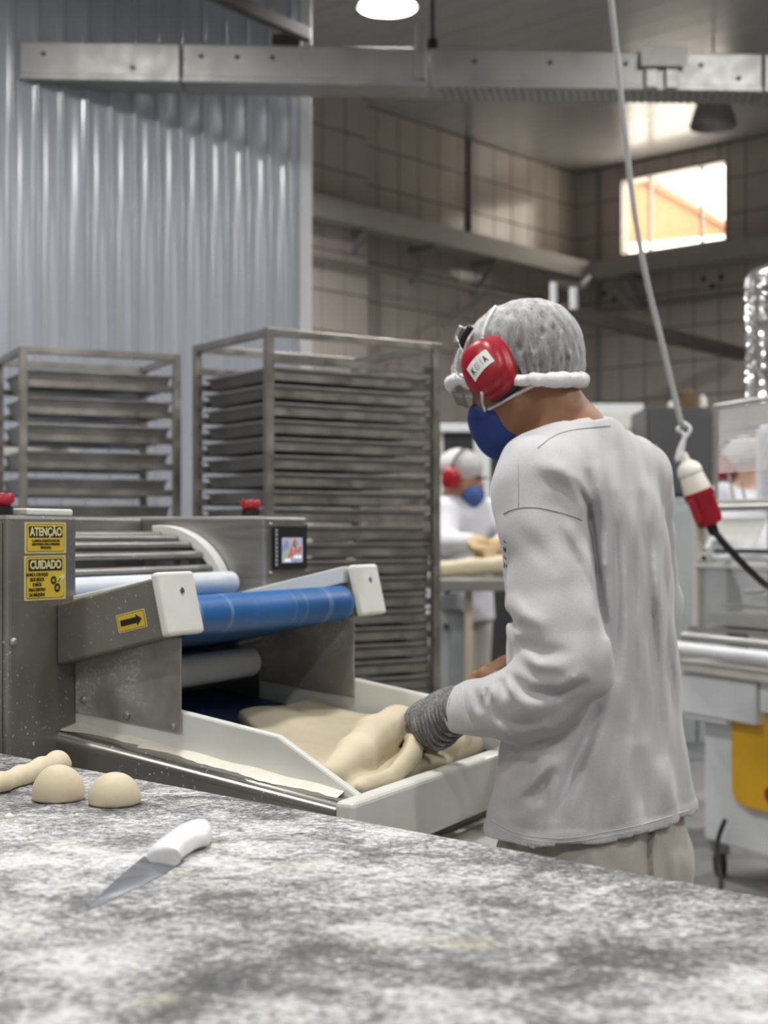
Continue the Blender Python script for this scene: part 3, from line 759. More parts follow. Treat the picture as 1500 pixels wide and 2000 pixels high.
plate('black_panel', tow(SX, (yz(1028) + yz(1050)) / 2, .0012), Cc, UZ, Lc, kw_ - .018, yz(1028) - yz(1050), .002, .0002, M['ink'], st1)
text('lettering', 'ATENÇÃO', tow(SX, (yz(1030.5) + yz(1047)) / 2 - .0005, .0016), Cc, UZ, Lc, .0185, M['inky'], st1, bold=.0006, sx=.86)
for i, tx in enumerate(('A LIMPEZA SOMENTE PODE SER', 'EXECUTADA COM A MÁQUINA', 'DESLIGADA.')):
    text('lettering', tx, tow(SX, yz(1056.5 + 6.6 * i), .0014), Cc, UZ, Lc, .0050, M['ink'], st1, bold=.00012, sx=.93)
plate('border_line', tow(SX - .001, (yz(1088) + yz(1168.5)) / 2, .0008), Cc, UZ, Lc, kw_ - .009, yz(1088) - yz(1168.5), .004, .0002, M['ink'], st2)
plate('yellow_field', tow(SX - .001, (yz(1089) + yz(1167.5)) / 2, .001), Cc, UZ, Lc, kw_ - .0108, yz(1089) - yz(1167.5), .004, .0002, M['sticker_y'], st2)
plate('black_panel', tow(SX - .001, (yz(1092) + yz(1115)) / 2, .0012), Cc, UZ, Lc, kw_ - .018, yz(1092) - yz(1115), .002, .0002, M['ink'], st2)
text('lettering', 'CUIDADO', tow(SX - .001, (yz(1095) + yz(1112)) / 2, .0016), Cc, UZ, Lc, .0185, M['inky'], st2, bold=.0006, sx=.86)
for i, tx in enumerate(('NUNCA COLOQUE', 'SEUS DEDOS', 'E MÃOS', 'PARA DENTRO', 'DA MÁQUINA')):
    text('lettering', tx, tow(SX - .021, yz(1122 + 9.8 * i), .0014), Cc, UZ, Lc, .0072, M['ink'], st2, bold=.0002, sx=.80)
for dq, y, r in ((.018, 1134, .0068), (.027, 1149, .0072)):
    c = tow(SX + dq, yz(y), .0012)
    g = MB().lathe([(r * .42, 0), (r * .42, .0004), (r, .0004), (r, 0)], c, Lc, 20).obj('gear_mark', M['ink'], st2)
MB().prism([tow(SX + .026, yz(1136), .0012), tow(SX + .034, yz(1127), .0012), tow(SX + .043, yz(1122), .0012), tow(SX + .044, yz(1129), .0012), tow(SX + .036, yz(1135), .0012)], Lc * .0004).obj('hand_mark', M['inky'], st2)
MB().prism([tow(SX + .027, yz(1137), .0013), tow(SX + .034, yz(1129), .0013), tow(SX + .036, yz(1131), .0013), tow(SX + .030, yz(1137), .0013)], Lc * .0004).obj('hand_mark', M['ink'], st2)

# touch screen on the far tower
def fz(y, Yv=2.925): return CAMH - (y - HZ) / FPX * Yv
scr = plate('control_panel', sp(0, (.762 + .893) / 2, (fz(1028) + fz(1112)) / 2), Cc, UZ, Lc, .128, fz(1028) - fz(1112), .003, .006, M['black'], sheeter, label='black touch-screen panel')
m_, nt_, b_ = nodes('screen_glow')
_v = coords(nt_, (1, 1, 1)); _f = noise(nt_, _v, 30, 2)
_c = ramp(nt_, _f, [(0.40, (0.35, 0.42, 0.75)), (0.52, (0.62, 0.66, 0.85)), (0.60, (0.75, 0.75, 0.82)), (0.68, (0.50, 0.18, 0.16))]).outputs[0]
nt_.links.new(_c, b_.inputs['Emission Color']); b_.inputs['Emission Strength'].default_value = 0.55; b_.inputs['Base Color'].default_value = (0.03, 0.03, 0.04, 1); b_.inputs['Roughness'].default_value = .2
plate('display', sp(.006, .832, (fz(1050) + fz(1099)) / 2), Cc, UZ, Lc, .080, fz(1050) - fz(1099), .001, .001, m_, scr)
mr = emit('screen_red', (0.55, 0.12, 0.10), .35); mg = emit('screen_green', (0.25, 0.50, 0.15), .35); mw = emit('screen_white', (0.75, 0.78, 0.9), .5)
for dq, y, w, h, mm in ((-.006, 1079, .012, .018, mr), (.012, 1077, .016, .007, mr), (.028, 1074, .014, .006, mr), (-.027, 1084, .014, .010, mg), (.02, 1088, .03, .006, mw), (-.02, 1094, .02, .006, mw)):
    plate('screen_icon', sp(.007, .832 + dq, fz(y)), Cc, UZ, Lc, w, h, .001, .0005, mm, scr)
for i in range(9):
    MB().box(sp(.0065, .770, fz(1036 + i * 8.2)), .0008, .0035, .003, AX).obj('key', M['grey_paint'], scr)
for q, y in ((.757, 1024), (.898, 1024), (.757, 1118), (.898, 1118)): screw(sp(0, q, fz(y)), Lc, .004, parent=scr)

# grill of bars over the rollers with its white curved end plate
grill = []
ac_s, ac_z, ar = -.24, 1.12, .160
def arc(a, q, rad=ar): return sp(ac_s + rad * math.cos(math.radians(a)), q, ac_z + (rad - .018) * math.sin(math.radians(a)))
for a in (29, 44, 58, 72, 88):
    MB().cyl(arc(a, Q1 - .002, ar - .013), arc(a, .712, ar - .013), .0085, n=12).obj('guard_bar', M['steel'], sheeter, smooth='auto')
pts = [arc(a, .706, ar + .008) for a in range(20, 100, 5)] + [arc(a, .706, ar - .014) for a in range(95, 15, -5)]
MB().prism(pts, Cc * .028).obj('grill_end_plate', M['white_pe'], sheeter, bevel=.002)
MB().cyl(sp(-.05, Q1, 1.157), sp(-.05, .688, 1.157), .0215, n=24).obj('white_roller', M['roller_white'], sheeter, smooth='auto', label='white plastic upper roller')
MB().cyl(sp(-.015, Q1, 1.0), sp(-.015, .70, 1.0), .030, n=24).obj('white_roller', M['roller_white'], sheeter, smooth='auto', label='white plastic lower roller')
MB().cyl(sp(-.14, Q1, 1.10), sp(-.14, Q2, 1.10), .05, n=24).obj('steel_roller', M['dark_steel'], sheeter, smooth='auto')

# inclined upper conveyor: arms, end blocks, blue belt
T = 0.235
def ztop(s): return 1.139 + T * s
tdir = (Lc + UZ * T).normalized(); tup = (UZ - Lc * T).normalized()
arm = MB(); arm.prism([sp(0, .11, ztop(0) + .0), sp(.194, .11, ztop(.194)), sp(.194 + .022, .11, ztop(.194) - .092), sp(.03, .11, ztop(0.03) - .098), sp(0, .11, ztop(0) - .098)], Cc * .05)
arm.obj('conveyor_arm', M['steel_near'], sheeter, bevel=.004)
MB().prism([sp(-.0, .150, ztop(0) + .012), sp(.19, .150, ztop(.19) + .004), sp(.19, .150, ztop(.19) - .02), sp(0, .150, ztop(0) - .02)], Cc * .022).obj('guide_strip', M['white_pe'], sheeter, bevel=.002)
def block(q0, q1, ds=0.0, hole=True, nm='end_block'):
    c = MB(); a = sp(.192 + ds, q0, ztop(.192) + .006)
    c.prism([a, a + tdir * .018, a + tdir * .018 - tup * .100, a - tup * .100], Cc * (q1 - q0))
    b = c.obj(nm, M['white_pe'], sheeter, bevel=.006, seg=3)
    MB().lathe([(.0, .0012), (.0038, .0012), (.0038, 0)], a + tdir * .018 - tup * .032 + Cc * (q1 - q0) * .55, tdir, 12).obj('bolt_hole', M['dark_steel'], b)
    MB().lathe([(.0042, .0008), (.0056, .0012), (.0062, 0)], a + tdir * .018 - tup * .032 + Cc * (q1 - q0) * .55, tdir, 12).obj('washer', M['galv'], b)
    return b
block(.098, .192); block(.719, .815, .002)
# far arm
MB().prism([sp(-.09, .735, ztop(-.09) + .006), sp(.195, .735, ztop(.195) + .004), sp(.195 + .02, .735, ztop(.195) - .09), sp(-.07, .735, ztop(-.07) - .10)], Cc * .05).obj('conveyor_arm', M['steel_flour'], sheeter, bevel=.004)
MB().prism([sp(-.09, .712, ztop(-.09) + .008), sp(.192, .712, ztop(.192) + .006), sp(.192, .712, ztop(.192) - .026), sp(-.09, .712, ztop(-.09) - .026)], Cc * .022).obj('guide_strip', M['white_pe'], sheeter, bevel=.002)
# belt: a closed loop round the nose roller
RR = .034; nc = (.185, 1.120)
loop = []
for k in range(17):
    a = math.radians(90 - 13 - k * 180 / 16)
    loop.append((nc[0] + RR * math.cos(a), nc[1] + RR * math.sin(a)))
tail = (-.20, 1.030)
for k in range(9):
    a = math.radians(257 - k * 180 / 8)
    loop.append((tail[0] + .028 * math.cos(a), tail[1] + .028 * math.sin(a)))
belt = MB(); n = len(loop); vs = []
for q in (.178, .706): vs += [sp(s, q, z) for s, z in loop]
belt.add(vs, [(k, (k + 1) % n, n + (k + 1) % n, n + k) for k in range(n)] + [tuple(range(n)), tuple(range(n, 2 * n))])
belt.obj('blue_belt', M['belt_blue'], sheeter, smooth='auto', label='blue conveyor belt round its nose roller')
MB().cyl(sp(nc[0], .165, nc[1]), sp(nc[0], .73, nc[1]), .012, n=14).obj('roller_shaft', M['galv'], sheeter)
# arrow sticker on the near arm
ac = sp(.150, .11, ztop(.150) - .058)
ars = plate('arrow_sticker', ac, tdir, tup, -Cc, .056, .029, .001, .0008, M['sticker_e'], sheeter, label='yellow arrow sticker')
plate('border_line', ac - Cc * .0008, tdir, tup, -Cc, .052, .0255, .001, .0002, M['ink'], ars)
plate('yellow_field', ac - Cc * .001, tdir, tup, -Cc, .0505, .024, .001, .0002, M['sticker_y'], ars)
MB().prism([ac - Cc * .0012 + tdir * a + tup * b for a, b in ((-.021, -.0048), (.010, -.0048), (.010, -.0092), (.021, 0), (.010, .0092), (.010, .0048), (-.021, .0048))], -Cc * .0003).obj('arrow_mark', M['ink'], ars)

# lower tray: floor belt, guards, plates, lip channel, end board
TT = 0.14
def tz(s, d=0.0): return .925 - TT * s + d
MB().prism([sp(-.12, .17, tz(-.12) - .04), sp(.505, .17, tz(.505) - .04), sp(.505, .17, tz(.505)), sp(-.12, .17, tz(-.12))], Cc * (Q2 - .175)).obj('tray_belt', M['belt_flat'], sheeter, bevel=.002, label='blue lower belt, darkened for shade')
def guard(q0, q1, nm='side_guard'):
    pts = [(-.01, tz(0) - .03), (-.01, tz(-.01) + .082), (.21, tz(.21) + .078), (.385, tz(.385) + .076), (.525, .868), (.525, tz(.525) - .03)]
    return MB().prism([sp(s, q0, z) for s, z in pts], Cc * (q1 - q0)).obj(nm, M['white_pe'], sheeter, bevel=.004)
guard(.160, .175); guard(.728, .746)
def splate(q, flip):
    pts = [(.0, tz(0) + .036), (.21, tz(.21) + .044), (.21, 1.09), (.0, 1.066)]
    b = MB().prism([sp(s, q, z) for s, z in pts], Cc * .003).obj('side_plate', M['steel_flour'], sheeter, bevel=.002)
    if not flip:
        for s, z in ((.018, tz(.018) + .060), (.105, tz(.105) + .052), (.195, tz(.195) + .052)): screw(sp(s, q, z), -Cc, .0065, parent=b)
    return b
splate(.156, False); splate(.722, True)
lipp = [(.0, tz(0) + .008), (.515, tz(.515) + .004)]
# near lip: rounded channel
def lip(q0, q1, zt0, zt1, nm):
    prof = [(0.05, 0), (0.018, 0.0), (.008, -.003), (.002, -.010), (0, -.020), (0, -.34), (.05, -.34)]
    mb = MB(); vs = []
    for s, zt in ((-.0, zt0), (.512, zt1)):
        for dq, dz in prof: vs.append(sp(s, q0 + dq, zt + dz))
    m = len(prof); mb.add(vs, [(k, (k + 1) % m, m + (k + 1) % m, m + k) for k in range(m)] + [tuple(range(m)), tuple(range(m, 2 * m))])
    return mb.obj(nm, M['lip_steel'], sheeter, smooth='auto')
lip(.11, .16, .936, .864, 'lip_channel')
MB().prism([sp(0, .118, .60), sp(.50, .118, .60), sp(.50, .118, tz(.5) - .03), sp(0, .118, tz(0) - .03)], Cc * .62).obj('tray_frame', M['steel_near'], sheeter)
for s, z in ((.16, .84), (.33, .82)): screw(sp(s, .11, z), -Cc, .005)
eb = MB(); eb.prism([sp(.512, .108, .774), sp(.512, .108, .868), sp(.546, .108, .868), sp(.546, .108, .774)], Cc * .655); eb.obj('end_board', M['white_pe'], sheeter, bevel=.008, seg=3)
MB().prism([sp(.50, .35, .745), sp(.72, .35, .70), sp(.72, .35, .69), sp(.50, .35, .735)], Cc * .4).obj('scrap_chute', M['white_pe'], sheeter, bevel=.002)
for q in (.15, .70):
    MB().box(sp(.44, q, .33), .02, .02, .30, AX).obj('leg', M['steel'], sheeter, bevel=.003)
# flour lying on the lip and along the guard foot
rf = random.Random(3)
mb = MB(); N = 60; vs = []
for i in range(N):
    s = -.0 + .50 * i / (N - 1)
    zt = .936 + (.864 - .936) * s / .512
    wv = .026 + .007 * math.sin(i * .17 + .5) + .004 * math.sin(i * .43 + 1) + .0018 * math.sin(i * 1.9) + rf.uniform(-.0008, .0008)
    if s < .14: wv = .016 + .026 * max(0, 1 - s / .06) + .002 * math.sin(i * 1.1)
    wv = min(wv, .044)
    for d, hgt in ((.0, .0006), (.25, .0035), (.6, .006), (1.0, .010)):
        vs.append(sp(s, .1605 - wv * (1 - d), zt + hgt * .8 * (1 + .12 * math.sin(i * .5))))
    vs.append(sp(s, .1605, zt - .002)); vs.append(sp(s, .1605 - wv, zt - .002))
f = []
for i in range(N - 1):
    for k in range(3): f.append((i * 6 + k, i * 6 + k + 1, (i + 1) * 6 + k + 1, (i + 1) * 6 + k))
mb.add(vs, f).obj('flour_drift', M['flour'], sheeter, smooth=True, kind='stuff')
# ------------------------------------------------------------------ work table with flour, dough and knife
TZ = 0.93
def tp(x, y, dz=0.0):
    Y = (CAMH - TZ - dz) * FPX / (y - HZ); return V3((x - CX) / FPX * Y, Y, TZ + dz)
e0 = tp(0, 1470); e1 = tp(1500, 1752); ed = (e1 - e0).normalized(); en = V3(ed.y, -ed.x, 0)   # en: towards the camera side
table = thing('work_table', (0, 0.75, 0), 'dark stone work table dusted with white flour in the foreground', 'table')
a = e0 - ed * 1.2; b = e1 + ed * 1.1
top = MB().prism([a + V3(0, 0, -.03), b + V3(0, 0, -.03), b + en * 1.15 + V3(0, 0, -.03), a + en * 1.15 + V3(0, 0, -.03)], (0, 0, .03)).obj('table_top', M['table'], table, bevel=.004)
for t in (.12, .88):
    for d in (.08, 1.05):
        c = a.lerp(b, t) + en * d; MB().box((c.x, c.y, (TZ - .03) / 2), .025, .025, (TZ - .03) / 2, (ed, en, UZ)).obj('leg', M['steel'], table, bevel=.003)
for d in (.08, 1.05):
    c = a.lerp(b, .5) + en * d; MB().box((c.x, c.y, .16), (b - a).length * .38, .02, .02, (ed, en, UZ)).obj('stretcher', M['steel'], table)
# dough pieces
def dough_ball(cx_, cy_, w, h, label, seed):
    c = tp(cx_, cy_); g = SDF(c + V3(-.06, -.06, -.01), c + V3(.06, .06, .08), .0025)
    rr = random.Random(seed)
    g.ell(c + V3(0, 0, .004), (w, w * .92, h), k=0, m=.01)
    for i in range(7):
        an = rr.uniform(0, 6.28); g.ell(c + V3(math.cos(an) * w * .35, math.sin(an) * w * .35, h * rr.uniform(.15, .42)), (w * .62, w * .6, h * .55), k=.02, m=.01)
    g.half((c.x, c.y, TZ), (0, 0, -1), .004)
    return link('dough_ball', g.mesh('dough_ball'), M['dough'], smooth=True, label=label, cat='dough', group='dough balls on the work table')
dough_ball(224, 1570, .0235, .028, 'smooth round dough ball near the table edge, right of the other', 1)
dough_ball(116, 1562, .0230, .031, 'lumpy dough ball touching the end of the dough strip', 2)
pts = [tp(-60, 1562), tp(0, 1546), tp(40, 1532), tp(82, 1520), tp(112, 1508), tp(126, 1503)]
g = SDF(pts[0] + V3(-.05, -.08, -.01), pts[-1] + V3(.06, .08, .05), .0025)
rs = [.015, .013, .013, .015, .0155, .010]
for i in range(5):
    up0 = V3(0, 0, rs[i] * .75); up1 = V3(0, 0, rs[i + 1] * .75)
    g.cap(pts[i] + up0, pts[i + 1] + up1, rs[i], rs[i + 1], k=.01)
g.half((0, 0, TZ), (0, 0, -1), .003)
link('dough_strip', g.mesh('dough_strip'), M['dough'], smooth=True, label='twisted strip of raw dough lying at the left end of the table', cat='dough')
# crumbs of dough and flour
rc = random.Random(11)
mb = MB()
for (x, y, r) in ((283, 1607, .0035), (150, 1594, .0032), (15, 1598, .006), (60, 1640, .004), (1468, 1966, .003), (262, 1893, .0035), (420, 1700, .002), (905, 1720, .003), (660, 1880, .003), (1180, 1790, .0025)):
    c = tp(x, y); mb.lathe([(0, 0), (r, 0), (r * .9, r * .5), (r * .4, r * .9), (0, r)], c + V3(rc.uniform(-.002, .002), 0, 0), UZ, 7)
for i in range(130):
    t = rc.random(); d = abs(rc.gauss(0, .10)) if rc.random() < .35 else rc.uniform(0, .8)
    c = a.lerp(b, .18 + .64 * t) + en * (d + .006); r = rc.uniform(.0005, .0013)
    mb.lathe([(r, 0), (r * .7, r * .6), (0, r * .8)], (c.x, c.y, TZ), UZ, 5)
mb.obj('crumbs', M['flour'], smooth=True, kind='stuff', label='scattered flour crumbs on the dark work table', cat='flour')
# knife
knife = thing('kitchen_knife', tp(283, 1690), 'white-handled kitchen knife lying on the floury table', 'knife')
tip = tp(171, 1779); hl = tp(281, 1679); hr = tp(362, 1682); kd = ((hl + hr) / 2 - tip); kd.z = 0; kl = kd.length; kd.normalize(); kn = V3(kd.y, -kd.x, 0)
hc = (hl + hr) / 2
sp_l = (hl - tip); 
def bez(A, B, C, n=10): return [A * (1 - t) ** 2 + B * 2 * t * (1 - t) + C * t * t for t in [i / n for i in range(n + 1)]]
ctl = tip.lerp(hl, .5) + kn * -.004; ctr = tip.lerp(hr, .55) + kn * .010
left = bez(tip, ctl, hl); right = bez(tip, ctr, hr)
mb = MB(); vs = []
for i in range(11):
    l, r = left[i], right[i]; th = .0022
    vs += [l + V3(0, 0, .0010 + th), l + V3(0, 0, .0008), r + V3(0, 0, .0006), l.lerp(r, .55) + V3(0, 0, .0008 + th * 1.2)]
mb.add(vs, [(i * 4 + k, i * 4 + (k + 1) % 4, (i + 1) * 4 + (k + 1) % 4, (i + 1) * 4 + k) for i in range(10) for k in range(4)] + [(0, 1, 2, 3), (43, 42, 41, 40)])
M['blade'] = mat('knife_steel', (0.20, 0.21, 0.235), 0.38, 0.6, 0.2, 30, (1, 1, 1), rvar=.08)
mb.obj('blade', M['blade'], knife, smooth='auto')
# handle: rings between the two outlines
SEC = [((283, 1679), (356, 1681), .006, .007), ((286, 1669), (354, 1675), .010, .0095), ((300, 1657), (353, 1669), .0112, .0110), ((318, 1646), (361, 1661), .0118, .0115), ((334, 1634), (374, 1652), .0122, .0120),
       ((350, 1624), (386, 1644), .0122, .0122), ((368, 1616), (398, 1641), .0118, .0120), ((386, 1611), (408, 1640), .0112, .0115), ((400, 1611), (413, 1635), .0105, .010), ((409, 1614), (415, 1629), .010, .006)]
nr = 18; vs = []
for (l, r, zc, hh) in SEC:
    A = tp(*l, zc); B = tp(*r, zc); A.z = B.z = TZ + zc; c = (A + B) / 2; h = (B - A) / 2
    for k in range(nr):
        a = 2 * math.pi * k / nr; ca, sa = math.cos(a), math.sin(a); e = .8
        vs.append(c + h * (abs(ca) ** e * (1 if ca > 0 else -1)) + V3(0, 0, hh * abs(sa) ** e * (1 if sa > 0 else -1)))
hm = MB(); ns = len(SEC)
hm.add(vs, [(i * nr + k, i * nr + (k + 1) % nr, (i + 1) * nr + (k + 1) % nr, (i + 1) * nr + k) for i in range(ns - 1) for k in range(nr)] + [tuple(range(nr)), tuple((ns - 1) * nr + k for k in range(nr))])
M['handle'] = mat('white_plastic_handle', (0.74, 0.74, 0.73), 0.42, 0, 0.08, 40, bmp=.05)
hd = hm.obj('handle', M['handle'], knife, smooth='auto')
_sd = hd.modifiers.new('sub', 'SUBSURF'); _sd.levels = 1; _sd.render_levels = 2
# ------------------------------------------------------------------ the dough being folded
def sq(X, Y): return (X - S0.x) * Lc.x + (Y - S0.y) * Lc.y, (X - S0.x) * Cc.x + (Y - S0.y) * Cc.y
g = SDF((-.34, 2.10, .80), (.27, 2.86, 1.02), .004)
X, Y, Z = g.grid(); s_, q_ = sq(X, Y); h_ = Z - (.925 - TT * s_)
poly = [(.105, .478), (.118, .60), (.125, .705), (.49, .705), (.505, .55), (.498, .24), (.455, .205), (.40, .212), (.30, .300)]
def polysdf(a, b, P):
    d = None; sgn = None
    n = len(P); inside = np.zeros(np.broadcast(a, b).shape, bool)
    for i in range(n):
        (x0, y0), (x1, y1) = P[i], P[(i + 1) % n]
        ex, ey = x1 - x0, y1 - y0; t = np.clip(((a - x0) * ex + (b - y0) * ey) / (ex * ex + ey * ey), 0, 1)
        dd = (a - x0 - t * ex) ** 2 + (b - y0 - t * ey) ** 2
        d = dd if d is None else np.minimum(d, dd)
        c = ((y0 > b) != (y1 > b)) & (a < (x1 - x0) * (b - y0) / (y1 - y0 + 1e-12) + x0); inside ^= c
    d = np.sqrt(d); return np.where(inside, -d, d)
pd = polysdf(s_, q_, poly)
wav = .017 + .006 * np.sin(s_ * 21 + q_ * 9 + .6) + .004 * np.sin(q_ * 31 - s_ * 12) + .016 * np.clip((q_ - .45) / .2, 0, 1) * np.clip((.30 - np.abs(s_ - .22)) / .2, 0, 1) * .6
zc = np.abs(h_ - wav / 2) - wav / 2
r_ = .008
dd = np.sqrt(np.maximum(pd + r_, 0) ** 2 + np.maximum(zc + r_, 0) ** 2) + np.minimum(np.maximum(pd + r_, zc + r_), 0) - r_
g.D = dd.astype(np.float32)
def td(s, q, h): return sp(s, q, tz(s, h))
g.chain([td(.448, .212, .022), td(.440, .30, .036), td(.430, .39, .052), td(.430, .465, .066)], [.022, .031, .036, .030], k=.014)
g.chain([td(.436, .465, .070), td(.450, .52, .066), td(.465, .60, .046), td(.470, .67, .025)], [.024, .026, .026, .018], k=.02)
g.chain([td(.490, .228, .010), td(.494, .33, .012), td(.486, .41, .034), td(.470, .468, .062)], [.012, .016, .018, .016], k=.003)
g.chain([td(.490, .55, .03), td(.486, .66, .02)], [.022, .018], k=.02)
g.chain([td(.474, .22, .004), td(.472, .32, .006), td(.462, .42, .02)], [.012, .014, .018], k=.003)
link('dough_sheet', g.mesh('dough_sheet'), M['dough'], smooth=True, label='thick pale dough sheet being folded over in the sheeter tray', cat='dough')

# ------------------------------------------------------------------ the worker in front
F = V3(-.8, .6, 0); LF = V3(-.6, -.8, 0)
ROWS = [(.700, .353, 2.40, .230, .142), (.760, .353, 2.40, .229, .140), (.796, .353, 2.40, .224, .136), (.860, .354, 2.40, .214, .127), (.946, .354, 2.40, .204, .113),
        (1.0315, .352, 2.40, .196, .108), (1.117, .347, 2.402, .195, .107), (1.203, .343, 2.406, .195, .108), (1.2886, .338, 2.412, .195, .108), (1.331, .333, 2.416, .190, .102),
        (1.374, .326, 2.42, .172, .092), (1.4085, .321, 2.424, .135, .080), (1.445, .316, 2.428, .085, .062)]
SH = px(1053, 948, 2.275); EL = px(1112, 1292, 2.205); FM = px(1000, 1378, 2.25); WR0 = px(928, 1384, 2.30); WR = px(888, 1388, 2.325)
RS = V3(.440, 2.55, 1.352); RE = V3(.484, 2.65, 1.12); RW = px(1035, 1300, 2.64)
Hc = V3(.236, 2.45, 1.537)
fh = V3(-.676, .612, -.407).normalized(); lh = V3(-.67, -.74, 0).normalized(); uh = fh.cross(lh).normalized()
HA = (fh, lh, uh)
def hd_(f, l, u): return Hc + fh * f + lh * l + uh * u
def hand(g, w, k, fdirs, side, r=.0085, palm=.030):
    """palm from wrist w to knuckle centre k; fdirs: list of finger point lists"""
    g.cap(w, k, palm * .9, palm, k=.02)
    for pts, rr in fdirs: g.chain(pts, [rr] + [rr * .95] * (len(pts) - 2) + [rr * .8], k=.006)

# --- body (one continuous skin mesh)
g = SDF((-.02, 1.98, 0.0), (.70, 2.95, 1.70), .006)
g.loft([(z, cx_, cy_, a * .70, b * .70) for z, cx_, cy_, a, b in ROWS if z < 1.42], LF, F, k=.03)
hipL = V3(.353, 2.40, .80) + LF * .085; hipR = V3(.353, 2.40, .80) - LF * .085
for hp, df in ((hipL, .03), (hipR, -.03)):
    kn_ = V3(hp.x, hp.y, .46) + F * (.02 + df); an_ = V3(hp.x, hp.y, .09) - F * .03 + F * df
    g.chain([hp, kn_, an_], [.085, .058, .042], k=.03)
    g.chain([an_ - V3(0, 0, .04), an_ + F * .15 - V3(0, 0, .055)], [.038, .032], k=.02)
g.chain([SH, EL], [.045, .038], k=.01); g.chain([EL, FM, WR], [.042, .04, .030], k=.02)
g.chain([RS, RE, RW], [.052, .042, .030], k=.03)
# neck and head
nb_ = V3(.328, 2.425, 1.395)
g.chain([nb_ - V3(0, 0, .03), nb_, hd_(-.020, 0, -.045)], [.075, .060, .052], k=.03)
g.chain([nb_ + LF * .07 - V3(0, 0, .03), nb_ + V3(0, 0, .02) + LF * .02], [.04, .045], k=.03)
g.ell(hd_(-.004, 0, .024), (.100, .079, .074), HA, k=.02)
g.ell(hd_(.034, 0, -.035), (.068, .062, .080), HA, k=.03)
g.chain([hd_(.00, .052, -.075), hd_(.066, .014, -.104), hd_(.066, -.014, -.104), hd_(.0, -.052, -.075)], [.020, .021, .021, .020], k=.02)
g.chain([hd_(.092, 0, .018), hd_(.118, 0, -.030)], [.010, .013], k=.012)
g.ell(hd_(.108, .012, -.036), (.012, .010, .008), HA, k=.008); g.ell(hd_(.108, -.012, -.036), (.012, .010, .008), HA, k=.008)
g.chain([hd_(.090, .045, .022), hd_(.100, .012, .024)], [.008, .009], k=.012); g.chain([hd_(.090, -.045, .022), hd_(.100, -.012, .024)], [.008, .009], k=.012)
g.ell(hd_(.084, .030, .004), (.014, .016, .010), HA, k=.008, op='s'); g.ell(hd_(.084, -.030, .004), (.014, .016, .010), HA, k=.008, op='s')
g.ell(hd_(.082, .030, .003), (.013, .014, .011), HA, k=.003); g.ell(hd_(.082, -.030, .003), (.013, .014, .011), HA, k=.003)
g.chain([hd_(.096, .018, -.072), hd_(.102, 0, -.070), hd_(.096, -.018, -.072)], [.007, .009, .007], k=.006)
g.chain([hd_(.095, .018, -.082), hd_(.100, 0, -.083), hd_(.095, -.018, -.082)], [.007, .009, .007], k=.006)
for sg in (1, -1):
    g.ell(hd_(-.012, .078 * sg, -.005), (.018, .010, .030), HA, k=.008)
# right hand (bare), over the dough behind the sleeve
kR = px(952, 1322, 2.575)
bk = (kR - RW).normalized(); sd = bk.cross(UZ).normalized()
g.chain([RW, RW.lerp(kR, .5), kR], [.025, .027, .022], k=.015)
for i, (o, ln) in enumerate(((-.030, .9), (-.010, 1.0), (.011, .95), (.030, .75))):
    b0 = kR + sd * o; b1 = b0 + bk * .022 * ln + V3(0, 0, -.020); b2 = b1 + V3(0, 0, -.030 * ln) + bk * .004; b3 = b2 + V3(0, 0, -.022 * ln) - bk * .008
    g.chain([b0, b1, b2, b3], [.0115, .0095, .009, .0075], k=.005)
tb = RW.lerp(kR, .35) - sd * .03
g.chain([tb, tb - sd * .012 + bk * .025 + V3(0, 0, -.03), tb + bk * .05 + V3(0, 0, -.055)], [.014, .011, .009], k=.008)
# left hand (inside the glove)
kL = px(828, 1414, 2.395)
g.chain([WR, kL], [.028, .028], k=.015)
body_me = g.mesh('person')
person = link('person', body_me, M['skin'], smooth=True, label='worker in pale grey long-sleeved shirt, red earmuffs and blue mask folding dough', cat='person')

# --- trousers and shoes
g = SDF((-.02, 1.98, .05), (.75, 2.95, .92), .006)
g.loft([(.60, .353, 2.40, .19, .135), (.72, .353, 2.40, .200, .134), (.78, .353, 2.40, .190, .122), (.84, .353, 2.40, .15, .09)], LF, F, k=.03)
for hp, df in ((hipL, .03), (hipR, -.03)):
    kn_ = V3(hp.x, hp.y, .46) + F * (.02 + df); an_ = V3(hp.x, hp.y, .10) - F * .03 + F * df
    g.chain([V3(hp.x, hp.y, .68), kn_, an_], [.110, .088, .075], k=.05)
X, Y, Z = g.grid(); near = np.abs(g.D) < .03
I = np.argwhere(near); PX = g.ax[0][I[:, 0]]; PY = g.ax[1][I[:, 1]]; PZ = g.ax[2][I[:, 2]]
uu = CX + FPX * PX / PY; vv = HZ - (PZ - CAMH) * FPX / PY
dl_ = np.zeros(len(PX))
for pl, w, am in (([(1272, 1600), (1262, 1660), (1266, 1720)], 9, -.016), ([(1250, 1610), (1230, 1700)], 14, .006), ([(1300, 1610), (1318, 1720)], 10, .005), ([(1322, 1600), (1300, 1720)], 8, -.005), ([(1150, 1660), (1180, 1720)], 12, .005), ([(1060, 1650), (1100, 1700)], 12, -.004), ([(1000, 1630), (1010, 1660)], 8, -.006)):
    d, _ = seg2(uu, vv, pl); dl_ += -am * np.exp(-(d / w) ** 2)
dl_ += .0025 * np.sin(PZ * 70 + PX * 30) * np.sin(PX * 45 + 1)
g.D[near] += dl_.astype(np.float32)
link('trousers', g.mesh('trousers'), M['trousers'], person, smooth=True, label='loose beige trousers')
